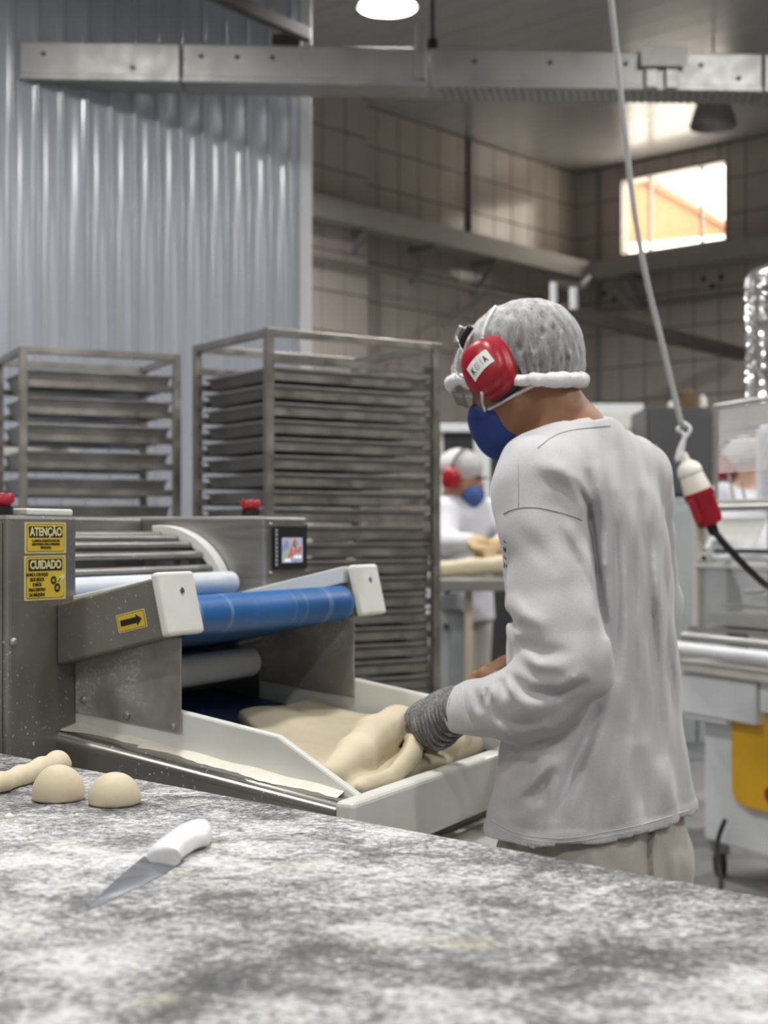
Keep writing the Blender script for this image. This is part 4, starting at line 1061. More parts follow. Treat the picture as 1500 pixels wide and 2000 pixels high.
for hp, df in ((hipL, .03), (hipR, -.03)):
    an_ = V3(hp.x, hp.y, .09) - F * .03 + F * df
    g = SDF(an_ + V3(-.32, -.25, -.095), an_ + V3(.2, .3, .08), .006)
    g.chain([an_ - F * .03 - V3(0, 0, .04), an_ + F * .10 - V3(0, 0, .045), an_ + F * .18 - V3(0, 0, .055)], [.048, .046, .040], k=.02)
    g.half((0, 0, .002), (0, 0, -1), .004)
    link('shoe', g.mesh('shoe'), M['white_paint'], person, smooth=True)

# --- shirt
g = SDF((.02, 1.98, .73), (.68, 2.86, 1.50), .005)
g.loft(ROWS, LF, F, k=.02, n=2.2)
g.chain([V3(.325, 2.425, 1.385), SH + V3(.012, .01, .008)], [.062, .068], k=.05)
g.chain([V3(.325, 2.425, 1.385), RS], [.06, .062], k=.05)
g.chain([V3(.3195, 2.42, 1.33), V3(.3195, 2.42, 1.396)], [.100, .074], k=.03)
g.chain([RS, RE, RW.lerp(RE, .12)], [.068, .060, .05], k=.03); g.chain([RE, RE.lerp(RW, .75)], [.056, .042], k=.02)
g.chain([SH, px(1062, 1040, 2.262)], [.070, .069], k=.022)
g.chain([px(1062, 1040, 2.262), px(1078, 1130, 2.245), px(1092, 1215, 2.225), EL], [.069, .069, .071, .068], k=.010)
g.chain([EL, px(1060, 1350, 2.225), FM, WR0, WR], [.066, .064, .056, .042, .0365], k=.012)
near = np.abs(g.D) < .03
I = np.argwhere(near); PX = g.ax[0][I[:, 0]]; PY = g.ax[1][I[:, 1]]; PZ = g.ax[2][I[:, 2]]
uu = CX + FPX * PX / PY; vv = HZ - (PZ - CAMH) * FPX / PY
FOLDS = [  # polyline in the photo, width px, height m (+ ridge, - valley)
    ([(1118, 935), (1148, 985), (1160, 1060), (1172, 1160), (1186, 1250)], 6, -.020),
    ([(1040, 903), (1100, 920), (1138, 968), (1150, 1010)], 13, .009),
    ([(1060, 930), (1105, 955), (1128, 1000)], 10, -.004),
    ([(1165, 900), (1178, 1000), (1192, 1120)], 10, .007), ([(1150, 915), (1168, 1010), (1180, 1100)], 7, -.006),
    ([(1200, 880), (1212, 1000), (1228, 1180), (1222, 1400)], 14, .006), ([(1196, 960), (1206, 1130), (1204, 1330)], 10, -.007),
    ([(1232, 950), (1250, 1150), (1258, 1420)], 12, .006), ([(1228, 960), (1240, 1150), (1238, 1400)], 7, -.006),
    ([(1268, 930), (1288, 1150), (1318, 1500)], 11, .006), ([(1258, 960), (1274, 1200), (1292, 1500)], 8, -.006),
    ([(1300, 1020), (1312, 1200), (1340, 1480)], 9, .005), ([(1296, 1040), (1304, 1250), (1326, 1500)], 6, -.005),
    ([(1200, 1320), (1170, 1440), (1110, 1600)], 16, .008), ([(1178, 1380), (1130, 1480), (1082, 1610)], 12, -.010),
    ([(1230, 1440), (1215, 1540), (1190, 1620)], 16, .006), ([(1250, 1460), (1245, 1600)], 12, -.006), ([(1290, 1480), (1320, 1590)], 14, .004),
    ([(1100, 1470), (1040, 1530), (985, 1570)], 13, .007), ([(1085, 1500), (1030, 1570)], 9, -.007), ([(1060, 1560), (1010, 1610)], 12, .005),
    ([(1010, 1475), (985, 1520)], 9, -.005), ([(1070, 1480), (1065, 1560), (1058, 1620)], 5, -.002),
    # sleeve
    ([(1000, 1020), (1050, 1075), (1100, 1120)], 14, -.003), ([(1110, 1020), (1150, 1100), (1172, 1190)], 12, .006), ([(1092, 1030), (1135, 1110), (1160, 1200)], 8, -.005),
    ([(988, 1190), (1010, 1222), (1050, 1235)], 8, -.006), ([(994, 1160), (1020, 1200), (1070, 1225)], 12, .005),
    ([(1010, 1245), (1060, 1275), (1120, 1275)], 11, -.006), ([(1010, 1270), (1050, 1300), (1110, 1305)], 12, .007),
    ([(985, 1315), (1030, 1352), (1090, 1355), (1150, 1330)], 8, -.010), ([(1000, 1300), (1042, 1335), (1100, 1338), (1155, 1312)], 10, .006),
    ([(985, 1340), (1030, 1378), (1100, 1382)], 13, .006),
    ([(930, 1345), (934, 1375), (945, 1392)], 5, -.005), ([(948, 1340), (956, 1372)], 4, -.006), ([(957, 1338), (964, 1372)], 5, .006), ([(940, 1336), (944, 1365)], 5, .004),
    ([(905, 1350), (910, 1390), (928, 1424)], 4, -.0035), ([(916, 1345), (922, 1385), (938, 1420)], 6, .003),
    ([(978, 1325), (990, 1365)], 6, -.006), ([(990, 1318), (1002, 1358)], 6, .005),
    ([(950, 1400), (980, 1425), (1000, 1450)], 8, .005), ([(965, 1390), (1000, 1412), (1060, 1418)], 10, -.005), ([(1010, 1430), (1080, 1420), (1140, 1370)], 12, .005),
]
dl_ = np.zeros(len(PX))
for pl, w, am in FOLDS:
    d, t = seg2(uu, vv, pl); dl_ -= am * 1.35 * np.exp(-(d / (w * 1.25)) ** 2) * np.clip(np.sin(np.pi * np.clip(t, 0, 1)), 0, 1) ** .7 * (PY < 2.52)
dl_ += .0018 * np.sin(PZ * 38 + PX * 60 + PY * 20) + .0012 * np.sin(PX * 95 - PZ * 50 + PY * 70)
hz_ = .768 + .045 * (PX - .17) + .004 * np.sin(PX * 40 + PY * 30)
dl_ += np.where(PZ < hz_ + .022, -.0020, 0) - .0016 * np.exp(-((PZ - hz_ - .022) / .004) ** 2) * -1
# drapes widen towards the hem
ang = np.arctan2(PY - 2.40, PX - .353); dl_ -= .007 * np.sin(ang * 9 + .7) * np.clip((1.0 - PZ) / .25, 0, 1)
g.D[near] += dl_.astype(np.float32)
X, Y, Z = g.grid()
g.D = np.maximum(g.D, (.768 + .045 * (X - .17) + .004 * np.sin(X * 40 + Y * 30) - Z).astype(np.float32) + 0 * g.D)
# open cuff and neck
g.cap(WR - (WR0 - WR) * .2, WR + (WR - WR0) * 1.2, .031, .034, k=.002, op='s')
cutn = (WR - WR0).normalized()
sl, (x_, y_, z_) = g.sub(WR - V3(.09, .09, .09), WR + V3(.09, .09, .09))
dc = -((x_ - WR.x) * cutn.x + (y_ - WR.y) * cutn.y + (z_ - WR.z) * cutn.z) + 0 * g.D[sl]
g.D[sl] = np.maximum(g.D[sl], -dc.astype(np.float32))
NC = V3(.3195, 2.42, 1.413); A1 = V3(.0685, .030, .021); A2 = V3(-.018, -.075, .006); nd = A1.cross(A2).normalized(); nd = nd if nd.z > 0 else -nd
sl, (x_, y_, z_) = g.sub(NC - V3(.14, .14, .12), NC + V3(.14, .14, .14))
dc = ((x_ - NC.x) * nd.x + (y_ - NC.y) * nd.y + (z_ - NC.z) * nd.z) + 0 * g.D[sl]
rad = np.sqrt(np.maximum((x_ - NC.x) ** 2 + (y_ - NC.y) ** 2 + (z_ - NC.z) ** 2 - dc ** 2, 0))
g.D[sl] = np.where(rad < .12, np.maximum(g.D[sl], dc - .004 + np.maximum(rad - .078, 0) * -.4), g.D[sl]).astype(np.float32)
g.cap(NC - nd * .06, NC + nd * .10, .068, .070, k=.002, op='s')
shirt_me = g.mesh('shirt')
shirt = link('shirt', shirt_me, M['shirt'], person, smooth=True, label='pale grey long-sleeved jersey shirt')
bv = bvh_of(shirt_me)
mb = MB(); vs = []
for k in range(40):
    a = 2 * math.pi * k / 40; o = (A1 * math.cos(a) + A2 * math.sin(a)); c = NC + o; o = o.normalized()
    for dr, dn in ((.003, .016), (.008, .014), (.014, -.002), (.011, -.010), (-.004, -.010), (-.003, .012)): vs.append(c + o * dr + nd * dn)
mb.add(vs, [(k * 6 + j, k * 6 + (j + 1) % 6, ((k + 1) % 40) * 6 + (j + 1) % 6, ((k + 1) % 40) * 6 + j) for k in range(40) for j in range(6)])
mb.obj('collar', M['shirt'], person, smooth=True)
for pts, r, m in (([(984, 1003), (1010, 993), (1050, 992), (1100, 1003), (1136, 1016)], .0009, 'seam'), ([(1012, 905), (1013, 950), (1013, 990)], .0005, 'seam'), ([(1050, 876), (1078, 854), (1110, 842), (1150, 836), (1192, 832)], .0009, 'seam'),
                  ([(958, 1600), (1000, 1624), (1060, 1636), (1120, 1636), (1200, 1622), (1270, 1606), (1345, 1582)], .0010, 'seam_light'),
                  ([(960, 1612), (1010, 1634), (1080, 1645), (1160, 1638), (1250, 1620)], .0007, 'seam_light'), ([(904, 1342), (908, 1385), (928, 1428)], .0008, 'seam_light')):
    L_ = surf_line(bv, pts, .0003)
    if len(L_) > 2: MB().tube(L_, r, 6).obj('seam', M[m], shirt, smooth=True)

for x0, y0, x1, y1 in ((984, 1056, 988, 1060), (984, 1068, 986, 1076), (988, 1070, 987, 1078), (985, 1086, 989, 1092), (986, 1100, 985, 1108), (989, 1102, 990, 1108)):
    L_ = surf_line(bv, [(x0, y0), (x1, y1)], .0003, 3)
    if len(L_) > 1: MB().tube(L_, .0012, 5).obj('sleeve_print', M['ink'], shirt)
# --- knitted glove
g = SDF(px(760, 1500, 2.30), px(960, 1330, 2.60), .0025)
g = SDF((-.02, 2.22, .85), (.18, 2.50, 1.02), .0019)
axw = (kL - WR).normalized()
gp = [WR + (WR0 - WR) * .35, WR, px(868, 1398, 2.345), px(850, 1406, 2.365), kL, px(812, 1425, 2.405)]
g.chain(gp, [.033, .0355, .036, .036, .034, .026], k=.015)
up_ = UZ; sd = axw.cross(UZ).normalized()
for i, (o, dn) in enumerate(((-.028, .0), (-.010, .004), (.009, .004), (.027, 0))):
    b0 = kL + sd * o + axw * .012; b1 = b0 + axw * .030 + V3(0, 0, -.012 + dn); b2 = b1 + axw * .010 + V3(0, 0, -.026); b3 = b2 - axw * .010 + V3(0, 0, -.016)
    g.chain([b0, b1, b2, b3], [.0125, .0110, .0100, .0085], k=.006)
t0_ = px(838, 1398, 2.38); g.chain([t0_, px(815, 1396, 2.405), px(800, 1397, 2.425)], [.014, .011, .0085], k=.008)
g.ell(px(852, 1440, 2.345), (.022, .03, .018), None, k=.02)
near = np.abs(g.D) < .02; I = np.argwhere(near)
PX = g.ax[0][I[:, 0]]; PY = g.ax[1][I[:, 1]]; PZ = g.ax[2][I[:, 2]]
ta = (PX - WR.x) * axw.x + (PY - WR.y) * axw.y + (PZ - WR.z) * axw.z
rib = .0022 * np.sin(ta * 2 * np.pi / .0090 + PZ * 70) * np.clip((.075 - ta) / .02, 0, 1) + .002 * np.sin(ta * 150 + PZ * 90) * np.clip((ta - .02) / .03, 0, 1)
g.D[near] += rib.astype(np.float32)
M['knit'] = mk_knit(axw)
link('knitted_glove', g.mesh('knitted_glove'), M['knit'], person, smooth=True, label='grey knitted glove')

# --- hair, hairnet, mask, earmuffs
g = SDF(Hc - V3(.17, .17, .17), Hc + V3(.17, .17, .17), .0045)
g.ell(hd_(-.004, 0, .026), (.105, .084, .078), HA, k=0)
g.ell(hd_(-.045, 0, -.015), (.052, .064, .05), HA, k=.02)
g.half((0, 0, 1.512), (0, 0, -1), .004); g.half(hd_(.085, 0, .06), fh, .004)
link('hair', g.mesh('hair'), M['hair'], person, smooth=True)
g = SDF(Hc - V3(.19, .19, .19), Hc + V3(.19, .19, .19), .004)
g.ell(hd_(-.002, 0, .027), (.112, .092, .084), HA, k=0)
g.ell(hd_(.076, .005, .026), (.038, .060, .040), HA, k=.03)
g.ell(hd_(-.062, 0, .004), (.042, .068, .055), HA, k=.03); g.ell(hd_(-.052, 0, -.03), (.040, .058, .04), HA, k=.03)
near = np.abs(g.D) < .02; I = np.argwhere(near); PX = g.ax[0][I[:, 0]]; PY = g.ax[1][I[:, 1]]; PZ = g.ax[2][I[:, 2]]
uu = CX + FPX * PX / PY; vv = HZ - (PZ - CAMH) * FPX / PY; dl_ = np.zeros(len(PX))
for pl, w, am in (([(1026, 605), (1030, 660), (1046, 735)], 5, .006), ([(1016, 680), (1034, 740)], 5, -.004), ([(1062, 660), (1064, 735)], 5, .005), ([(1080, 640), (1078, 735)], 5, -.004), ([(1096, 650), (1098, 735)], 5, .005), ([(1018, 690), (1022, 740)], 4, .005), ([(1045, 690), (1050, 745)], 4, .004), ([(962, 600), (948, 640), (940, 680)], 4, .004), ([(985, 600), (975, 660)], 5, -.002), ([(900, 690), (890, 740)], 5, .003), ([(1112, 690), (1110, 740)], 4, .004)):
    d, t = seg2(uu, vv, pl); dl_ -= am * np.exp(-(d / w) ** 2)
an = np.arctan2(PY - Hc.y, PX - Hc.x); dl_ -= .0022 * np.sin(an * 34) * np.clip((1.57 - PZ) / .06, 0, 1) + .0012 * np.sin(PX * 210 + PZ * 120) * np.sin(PY * 180)
g.D[near] += dl_.astype(np.float32)
g.half((0, 0, 1.508), (0, 0, -1), .003)
inner = SDF.__new__(SDF); inner.__dict__.update(g.__dict__)
cap_me = g.mesh('hairnet')
bmx = bmesh.new(); bmx.from_mesh(cap_me)                                   # open the shell at the bottom
bmesh.ops.delete(bmx, geom=[f for f in bmx.faces if f.normal.z < -.8 and f.calc_center_median().z < 1.512], context='FACES'); bmx.to_mesh(cap_me); bmx.free()
net = link('hairnet', cap_me, M['net'], person, smooth=True, label='translucent white hairnet')
g = SDF(Hc - V3(.19, .19, .10), Hc + V3(.19, .19, .05), .004)
rb = random.Random(5)
edge = []
cb = hd_(-.012, 0, .0)
vsb = [v.co for v in cap_me.vertices if v.co.z < 1.520]
for k in range(48):
    a = 2 * math.pi * k / 48; d = V3(math.cos(a), math.sin(a), 0)
    rad_ = max([math.hypot(c.x - cb.x, c.y - cb.y) for c in vsb if V3(c.x - cb.x, c.y - cb.y, 0).normalized().dot(d) > .993] or [.09])
    edge.append(V3(cb.x + d.x * rad_, cb.y + d.y * rad_, 1.508 + .005 * math.sin(a * 2 + 1)))
edge = catmull(edge + [edge[0]], 2)
for i in range(len(edge) - 1):
    dback = max(0, -(edge[i] - cb).normalized().dot(V3(fh.x, fh.y, 0).normalized())); r = .0062 + .0045 * dback + .004 * max(0, (edge[i] - cb).normalized().dot(V3(fh.x, fh.y, 0).normalized())) + .0022 * math.sin(i * 2.3) + rb.uniform(-.0012, .0012)
    g.cap(edge[i] + V3(0, 0, rb.uniform(-.003, .003)), edge[i + 1] + V3(0, 0, rb.uniform(-.002, .004)), r, k=.004, m=.01)
link('hairnet_band', g.mesh('hairnet_band'), M['net_band'], person, smooth=True, label='gathered white edge of the hairnet')
# mask
g = SDF(Hc - V3(.17, .12, .22), Hc + V3(.12, .17, .06), .0035)
g.ell(hd_(.070, 0, -.078), (.056, .062, .060), HA, k=0, n=2.3)
g.ell(hd_(.090, 0, -.045), (.042, .034, .036), HA, k=.03)
nm = (fh * -.60 + uh * .80).normalized()
g.half(hd_(.060, 0, -.052), nm, .004)
mask_me = g.mesh('face_mask')
link('face_mask', mask_me, M['mask_blue'], person, smooth=True, label='blue cup-shaped face mask')
# earmuffs
def muff(sg, nm):
    c = hd_(.004, .100 * sg, -.008) ; A = (fh, lh, uh)
    g = SDF(c - V3(.09, .09, .09), c + V3(.09, .09, .09), .003)
    g.ell(c, (.041, .030, .047), A, k=0, n=2.5)
    g.ell(c - lh * sg * .014, (.046, .016, .052), A, k=.004, n=2.7)
    me = g.mesh('earmuff_cup'); cup = link('earmuff_cup', me, M['red'], person, smooth=True, label=nm)
    g2 = SDF(c - V3(.1, .1, .1), c + V3(.1, .1, .1), .0035)
    g2.ell(c - lh * sg * .030, (.047, .014, .053), A, k=0, n=2.8)
    link('cushion', g2.mesh('cushion'), M['black'], cup, smooth=True)
    return cup, me
cupL, cupme = muff(1, 'red earmuff cup with white name sticker'); muff(-1, 'red earmuff cup on the far ear')
bv2 = bvh_of(cupme)
# sticker on the near cup
cs = [(912, 721), (949, 682), (966, 705), (929, 746)]
def bil(u, v):
    a = Vector(cs[0]).lerp(Vector(cs[1]), u); b = Vector(cs[3]).lerp(Vector(cs[2]), u); p = a.lerp(b, v)
    bow = 4 * u * (1 - u) * -4.0
    return p.x + bow * .7, p.y + bow * .7
vs = []; ok = True
for i in range(9):
    for j in range(6):
        h = shoot(bv2, *bil(i / 8, j / 5), .0008)
        if h is None: ok = False; h = px(*bil(i / 8, j / 5), 2.34)
        vs.append(h)
mb = MB(); mb.grid(vs, 9, 6); stk = mb.obj('name_sticker', M['paper'], cupL, smooth=True)
def sticker_text(body, u0, size, m, bold):
    cu = bpy.data.curves.new('lettering', 'FONT'); cu.body = body; cu.size = 1.0; cu.offset = bold; cu.resolution_u = 2
    tmp = bpy.data.objects.new('tmp', cu); COL.objects.link(tmp); bpy.context.view_layer.update()
    me = bpy.data.meshes.new_from_object(tmp.evaluated_get(bpy.context.evaluated_depsgraph_get())); bpy.data.objects.remove(tmp); bpy.data.curves.remove(cu)
    for v in me.vertices:
        h = shoot(bv2, *bil(min(.99, u0 + v.co.x * size), .5 + (.36 - v.co.y) * .62), .0014)
        v.co = h if h is not None else stk.data.vertices[0].co
    me.materials.clear(); me.materials.append(m); link('lettering', me, None, stk)
M['faint_ink'] = mat('faint_ink', (0.30, 0.30, 0.29), .6)
sticker_text('K', .10, .22, M['ink'], .02); sticker_text('ES', .30, .19, M['faint_ink'], -.005); sticker_text('I', .58, .2, M['faint_ink'], .01); sticker_text('A', .70, .22, M['ink'], .02)
# headband with slider
band = [hd_(.022, .118, .024), hd_(.038, .100, .050), hd_(.046, .082, .082), hd_(.056, .0, .112), hd_(.046, -.082, .082), hd_(.038, -.100, .050), hd_(.022, -.118, .024)]
MB().tube(catmull(band, 5), .0016, 6).obj('headband_wire', M['galv'], person, smooth=True)
MB().tube(catmull([hd_(.046, .104, -.006), hd_(.062, .100, .012), hd_(.064, .096, .036), hd_(.044, .094, .056)], 5), .0014, 6).obj('headband_wire', M['galv'], person, smooth=True)
MB().tube(catmull([hd_(.042, .094, .052), hd_(.030, .092, .064), hd_(.010, .090, .074)], 5), .0058, 8).obj('band_slider', M['black'], person, smooth=True)
MB().tube(catmull([hd_(.052, .088, .064), hd_(.044, .086, .076), hd_(.030, .084, .086)], 4), .0062, 8).obj('band_pad', M['galv'], person, smooth=True)
# mask straps lie on the head, hairnet and cheek
allv = []; allf = []
for me in (body_me, cap_me, mask_me, cupme):
    n0 = len(allv); allv += [v.co.copy() for v in me.vertices]; allf += [tuple(i + n0 for i in p.vertices) for p in me.polygons]
bv3 = BVHTree.FromPolygons(allv, allf)
for pts in ([(949, 804), (944, 785), (941, 765)], [(943, 662), (948, 640), (960, 612), (968, 600)], [(954, 800), (985, 784), (1020, 765), (1062, 744), (1085, 738)]):
    L_ = surf_line(bv3, pts, .0012, 8)
    if len(L_) > 2: MB().tube(L_, .0028, 6).obj('mask_strap', M['strap'], person, smooth=True)
# safety glasses
gl = MB(); gl.prism([hd_(.112, .062, .020), hd_(.122, .012, .020), hd_(.122, .014, -.016), hd_(.110, .060, -.018)], fh * .002); gl.prism([hd_(.112, -.062, .020), hd_(.122, -.012, .020), hd_(.122, -.014, -.016), hd_(.110, -.060, -.018)], fh * .002)
gl.obj('glasses_lens', M['lens'], person)
MB().tube([hd_(.112, .062, .020), hd_(.06, .080, .014), hd_(.0, .086, .008)], .002, 6).obj('glasses_arm', M['black'], person)
# ------------------------------------------------------------------ background: machine with the yellow door
BD = V3(.43, -.90, 0).normalized(); BN = V3(-.90, -.43, 0).normalized()
B0 = V3(1.126, 5.30, 0)
def bt(x):
    u = (x - CX) / FPX; return (B0.y * u - B0.x) / (BD.x - BD.y * u)
def mp(x, y, dep=0.0):
    p = B0 + BD * bt(x); return V3(p.x, p.y, CAMH - (y - HZ) / FPX * p.y) - BN * dep
div = thing('dough_divider', B0 - BN * .3, 'white dough machine with a yellow door and clear hopper at the right edge', 'machine')
def slab(name, x0, x1, y0, y1, dep, th, m, bevel=.004, par=None, lv=True, **kw):
    """box on the machine front; heights taken at x0 so it stays level"""
    a = mp(x0, y0, dep); b = mp(x1, y0, dep); z1 = a.z; z0 = mp(x0, y1, dep).z
    return MB().prism([V3(a.x, a.y, z0), V3(b.x, b.y, z0), V3(b.x, b.y, z0) - BN * th, V3(a.x, a.y, z0) - BN * th], (0, 0, z1 - z0)).obj(name, m, par or div, bevel=bevel, **kw)
slab('cabinet', 1362, 1640, 1395, 1640, .03, .55, M['white_paint'], .01)
dr = MB(); p = [mp(1427, 1382), mp(1640, 1382), mp(1640, 1585), mp(1455, 1585), mp(1436, 1578), mp(1428, 1558)]
z_t = mp(1427, 1383).z; z_b = mp(1427, 1570).z
pp = []
for q, z in zip(p, (z_t, z_t, z_b, z_b, z_b + .012, z_b + .045)): pp.append(V3(q.x, q.y, z))
ydoor = dr.prism(pp, -BN * .03).obj('door', M['yellow'], div, bevel=.006, label='ochre yellow door')
c = mp(1509, 1553); MB().cyl(c, c + BN * .012, .028, n=20).obj('door_knob', M['red'], ydoor, smooth='auto')
slab('front_panel', 1338, 1492, 1310, 1388, -.04, .06, M['white_paint'], .006)
slab('front_panel', 1497, 1640, 1312, 1390, -.03, .06, M['white_paint'], .006)
slab('panel_bracket', 1350, 1430, 1388, 1400, -.03, .06, M['white_paint'])
slab('bed', 1345, 1640, 1288, 1308, -.06, .6, M['cream_paint'], .004)
MB().tube([mp(1333, 1262, -.08), V3(*(mp(1640, 1262, -.08).xy), mp(1333, 1262, -.08).z)], .026, 18).obj('white_roller', M['white_paint'], div, smooth='auto')
MB().tube([mp(1340, 1242, -.01), V3(*(mp(1640, 1242, -.01).xy), mp(1340, 1242, -.01).z)], .016, 14).obj('steel_roller', M['galv'], div, smooth='auto')
slab('shelf', 1352, 1640, 1222, 1230, -.02, .5, M['steel'], .002)
slab('back_plate', 1352, 1640, 985, 1225, .35, .02, M['grey_paint'], .003)
for x in (1352, 1560): slab('post', x, x + 9, 975, 1225, .0, .04, M['cream_paint'], .003)
slab('clear_hopper', 1362, 1640, 1106, 1218, .01, .004, M['clear_guard'], .0)
slab('hopper_rim', 1358, 1640, 1100, 1108, -.004, .02, M['cream_paint'], .002)
slab('flour_bed', 1366, 1640, 1196, 1218, .03, .28, M['flour'], .006)
slab('hopper_bar', 1375, 1640, 1180, 1186, .08, .02, M['galv'], .002)
MB().tube([mp(1464, 1156, -.02), mp(1500, 1154, -.02)], .007, 8).obj('handle', M['galv'], div, smooth='auto')
MB().tube([mp(1380, 1089, .02), V3(*(mp(1640, 1089, .02).xy), mp(1380, 1089, .02).z)], .012, 12).obj('scraper_roller', M['white_paint'], div, smooth='auto')
slab('scraper_bar', 1385, 1640, 1072, 1080, .02, .03, M['dark_steel'], .002)
slab('bearing_block', 1362, 1384, 1080, 1098, .0, .04, M['cream_paint'], .003)
MB().cyl(mp(1377, 1090, -.001), mp(1377, 1090, -.012), .008, n=12).obj('bolt', M['black'], div)
MB().cyl(mp(1368, 1018, -.01), mp(1368, 1018, .05), .018, n=14).obj('knob', M['black'], div, smooth='auto')
MB().prism([mp(1400, 1012, .01), mp(1492, 1012, .01), mp(1483, 1070, -.03), mp(1466, 1070, -.03), mp(1464, 1056, -.02), mp(1400, 1056, -.02), mp(1398, 1070, -.03), mp(1388, 1070, -.03)], -BN * .004).obj('white_chute', M['white_pe'], div)
MB().tube([mp(1395, 992, -.0), V3(*(mp(1640, 992, 0).xy), mp(1395, 992, 0).z)], .013, 12).obj('top_tube', M['galv'], div, smooth='auto')
slab('top_ledge', 1390, 1640, 976, 983, .02, .3, M['cream_paint'], .002)
# wire guard above
M['guard'] = mat('guard_wire_grey', (.46, .46, .45), .45, .3, .05)
gd = MB(); 
for (x0, y0, x1, y1) in ((1386, 792, 1386, 985), (1386, 792, 1640, 752), (1560, 765, 1560, 985)): gd.tube([mp(x0, y0, .03), mp(x1, y1, .03)], .008, 8)
gd.obj('guard_frame', M['galv'], div, smooth='auto')
for i in range(17):
    y = 800 + i * 7.6; a = mp(1386, y, .03); b = mp(1640, y, .03); MB().tube([a, V3(b.x, b.y, a.z)], .0042, 6).obj('guard_wire', M['guard'], div, smooth='auto')
for x in (1410, 1432): MB().tube([mp(x, 925, .03), mp(x + 12, 985, .03)], .005, 6).obj('guard_stay', M['galv'], div, smooth='auto')
for t_, d_ in ((.08, .08), (.08, .5), (.8, .08), (.8, .5)):
    c = B0 + BD * t_ - BN * d_; w = MB().cyl(c + V3(-.015, 0, .05), c + V3(.015, 0, .05), .05, n=18).obj('caster', M['rubber'], div, smooth='auto')
    MB().box(c + V3(0, 0, .105), .03, .03, .022).obj('caster_fork', M['galv'], w)
pipe('floor_cable', catmull([mp(1425, 1600, -.02), mp(1418, 1650, -.04), px(1408, 1720, 4.95), px(1404, 1760, 4.85)], 6), .009, M['black'], 'black cable trailing from the yellow-door machine to the floor', 'cable', 8)

# ------------------------------------------------------------------ hanging plug
RT = px(1180, -120, 4.1); knot = px(1333, 838, 4.1); pt = px(1336, 893, 4.1); pb = px(1389, 1026, 4.1); pdn = (pb - pt).normalized(); plen = (pb - pt).length
cord = MB(); cord.tube(catmull([px(1066, -970, 4.1), px(1128, -480, 4.1), RT, px(1240, 420, 4.1), px(1300, 700, 4.1), knot], 5), .0085, 8)
rope = thing('hanging_cord', RT, 'pale grey cord hanging diagonally from the ceiling above the plug', 'cord')
cord.obj('cord', mat('grey_cord', (.36, .36, .35), .6), rope, smooth=True)
lp = [knot + V3(.0, 0, .02), knot + V3(.022, 0, .0), knot + V3(.004, 0, -.03), px(1326, 880, 4.1), px(1322, 900, 4.1), px(1332, 880, 4.1), px(1336, 850, 4.1), knot + V3(-.014, 0, .0), knot + V3(.012, 0, .016)]
MB().tube(catmull(lp, 5), .006, 8).obj('knot', M['strap'], rope, smooth=True)
plug = thing('industrial_plug', pt, 'cream and red industrial power plug hanging on the grey cord', 'plug')
h1 = plen * .50
MB().lathe([(0, -.012), (.012, -.012), (.014, .012), (.026, .022), (.033, .032), (.036, .045), (.036, .052), (.034, .055), (.040, h1 - .01), (.040, h1), (0, h1)], pt, pdn, 24).obj('plug_body', M['plug_white'], plug, smooth='auto')
MB().lathe([(0, h1), (.043, h1), (.043, h1 + .02), (.039, h1 + .025), (.039, plen - .02), (.034, plen - .004), (.020, plen), (0, plen)], pt, pdn, 24).obj('socket_body', M['red'], plug, smooth='auto')
MB().box(pt + pdn * (h1 + .05) + V3(-.03, -.02, -.01), .010, .014, .035, (pdn.cross(V3(0, 1, 0)).normalized(), V3(0, 1, 0), pdn)).obj('latch', M['red'], plug, bevel=.004)
MB().lathe([(.016, plen - .002), (.015, plen + .02), (.010, plen + .03)], pt, pdn, 14).obj('cable_gland', M['black'], plug, smooth='auto')
pipe('power_cable', catmull([pb + pdn * .01, px(1420, 1068, 4.1), px(1462, 1112, 4.15), px(1500, 1145, 4.25), px(1545, 1165, 4.45), mp(1590, 1150, -.03), mp(1600, 1150, .345)], 6), .0105, M['black'], 'black power cable running from the red socket to the right', 'cable', 10)

# ------------------------------------------------------------------ foil-wrapped ducts
rfo = random.Random(4)
for x, y0, lab in ((1466, 560, 'crinkled foil-wrapped vertical duct, left of the pair above the wire guard'), (1488, 535, 'crinkled foil-wrapped vertical duct, right of the pair above the wire guard')):
    mb = MB(); n = 14; vs = []; N = 46; a = px(x, y0, 6.0); b = px(x + 1, 790, 6.0)
    for i in range(N):
        c = a.lerp(b, i / (N - 1))
        for k in range(n):
            an = 2 * math.pi * k / n; r = .021 + rfo.uniform(-.004, .004); vs.append(c + V3(math.cos(an) * r, math.sin(an) * r, 0))
    mb.add(vs, [(i * n + k, i * n + (k + 1) % n, (i + 1) * n + (k + 1) % n, (i + 1) * n + k) for i in range(N - 1) for k in range(n)] + [tuple(range(n)), tuple((N - 1) * n + k for k in range(n))])
    fd_ = mb.obj('foil_duct', M['foil'] if 'foil' in M else M.setdefault('foil', mat('aluminium_foil', (.75, .75, .74), .22, .95, .1)), label=lab, cat='duct', group='foil-wrapped ducts')
MB().tube(catmull([px(1466, 566, 6.0), px(1470, 545, 6.02), px(1490, 532, 6.1), px(1540, 520, 6.3)], 6), .026, 12).obj('elbow', M['galv'], fd_, smooth='auto')

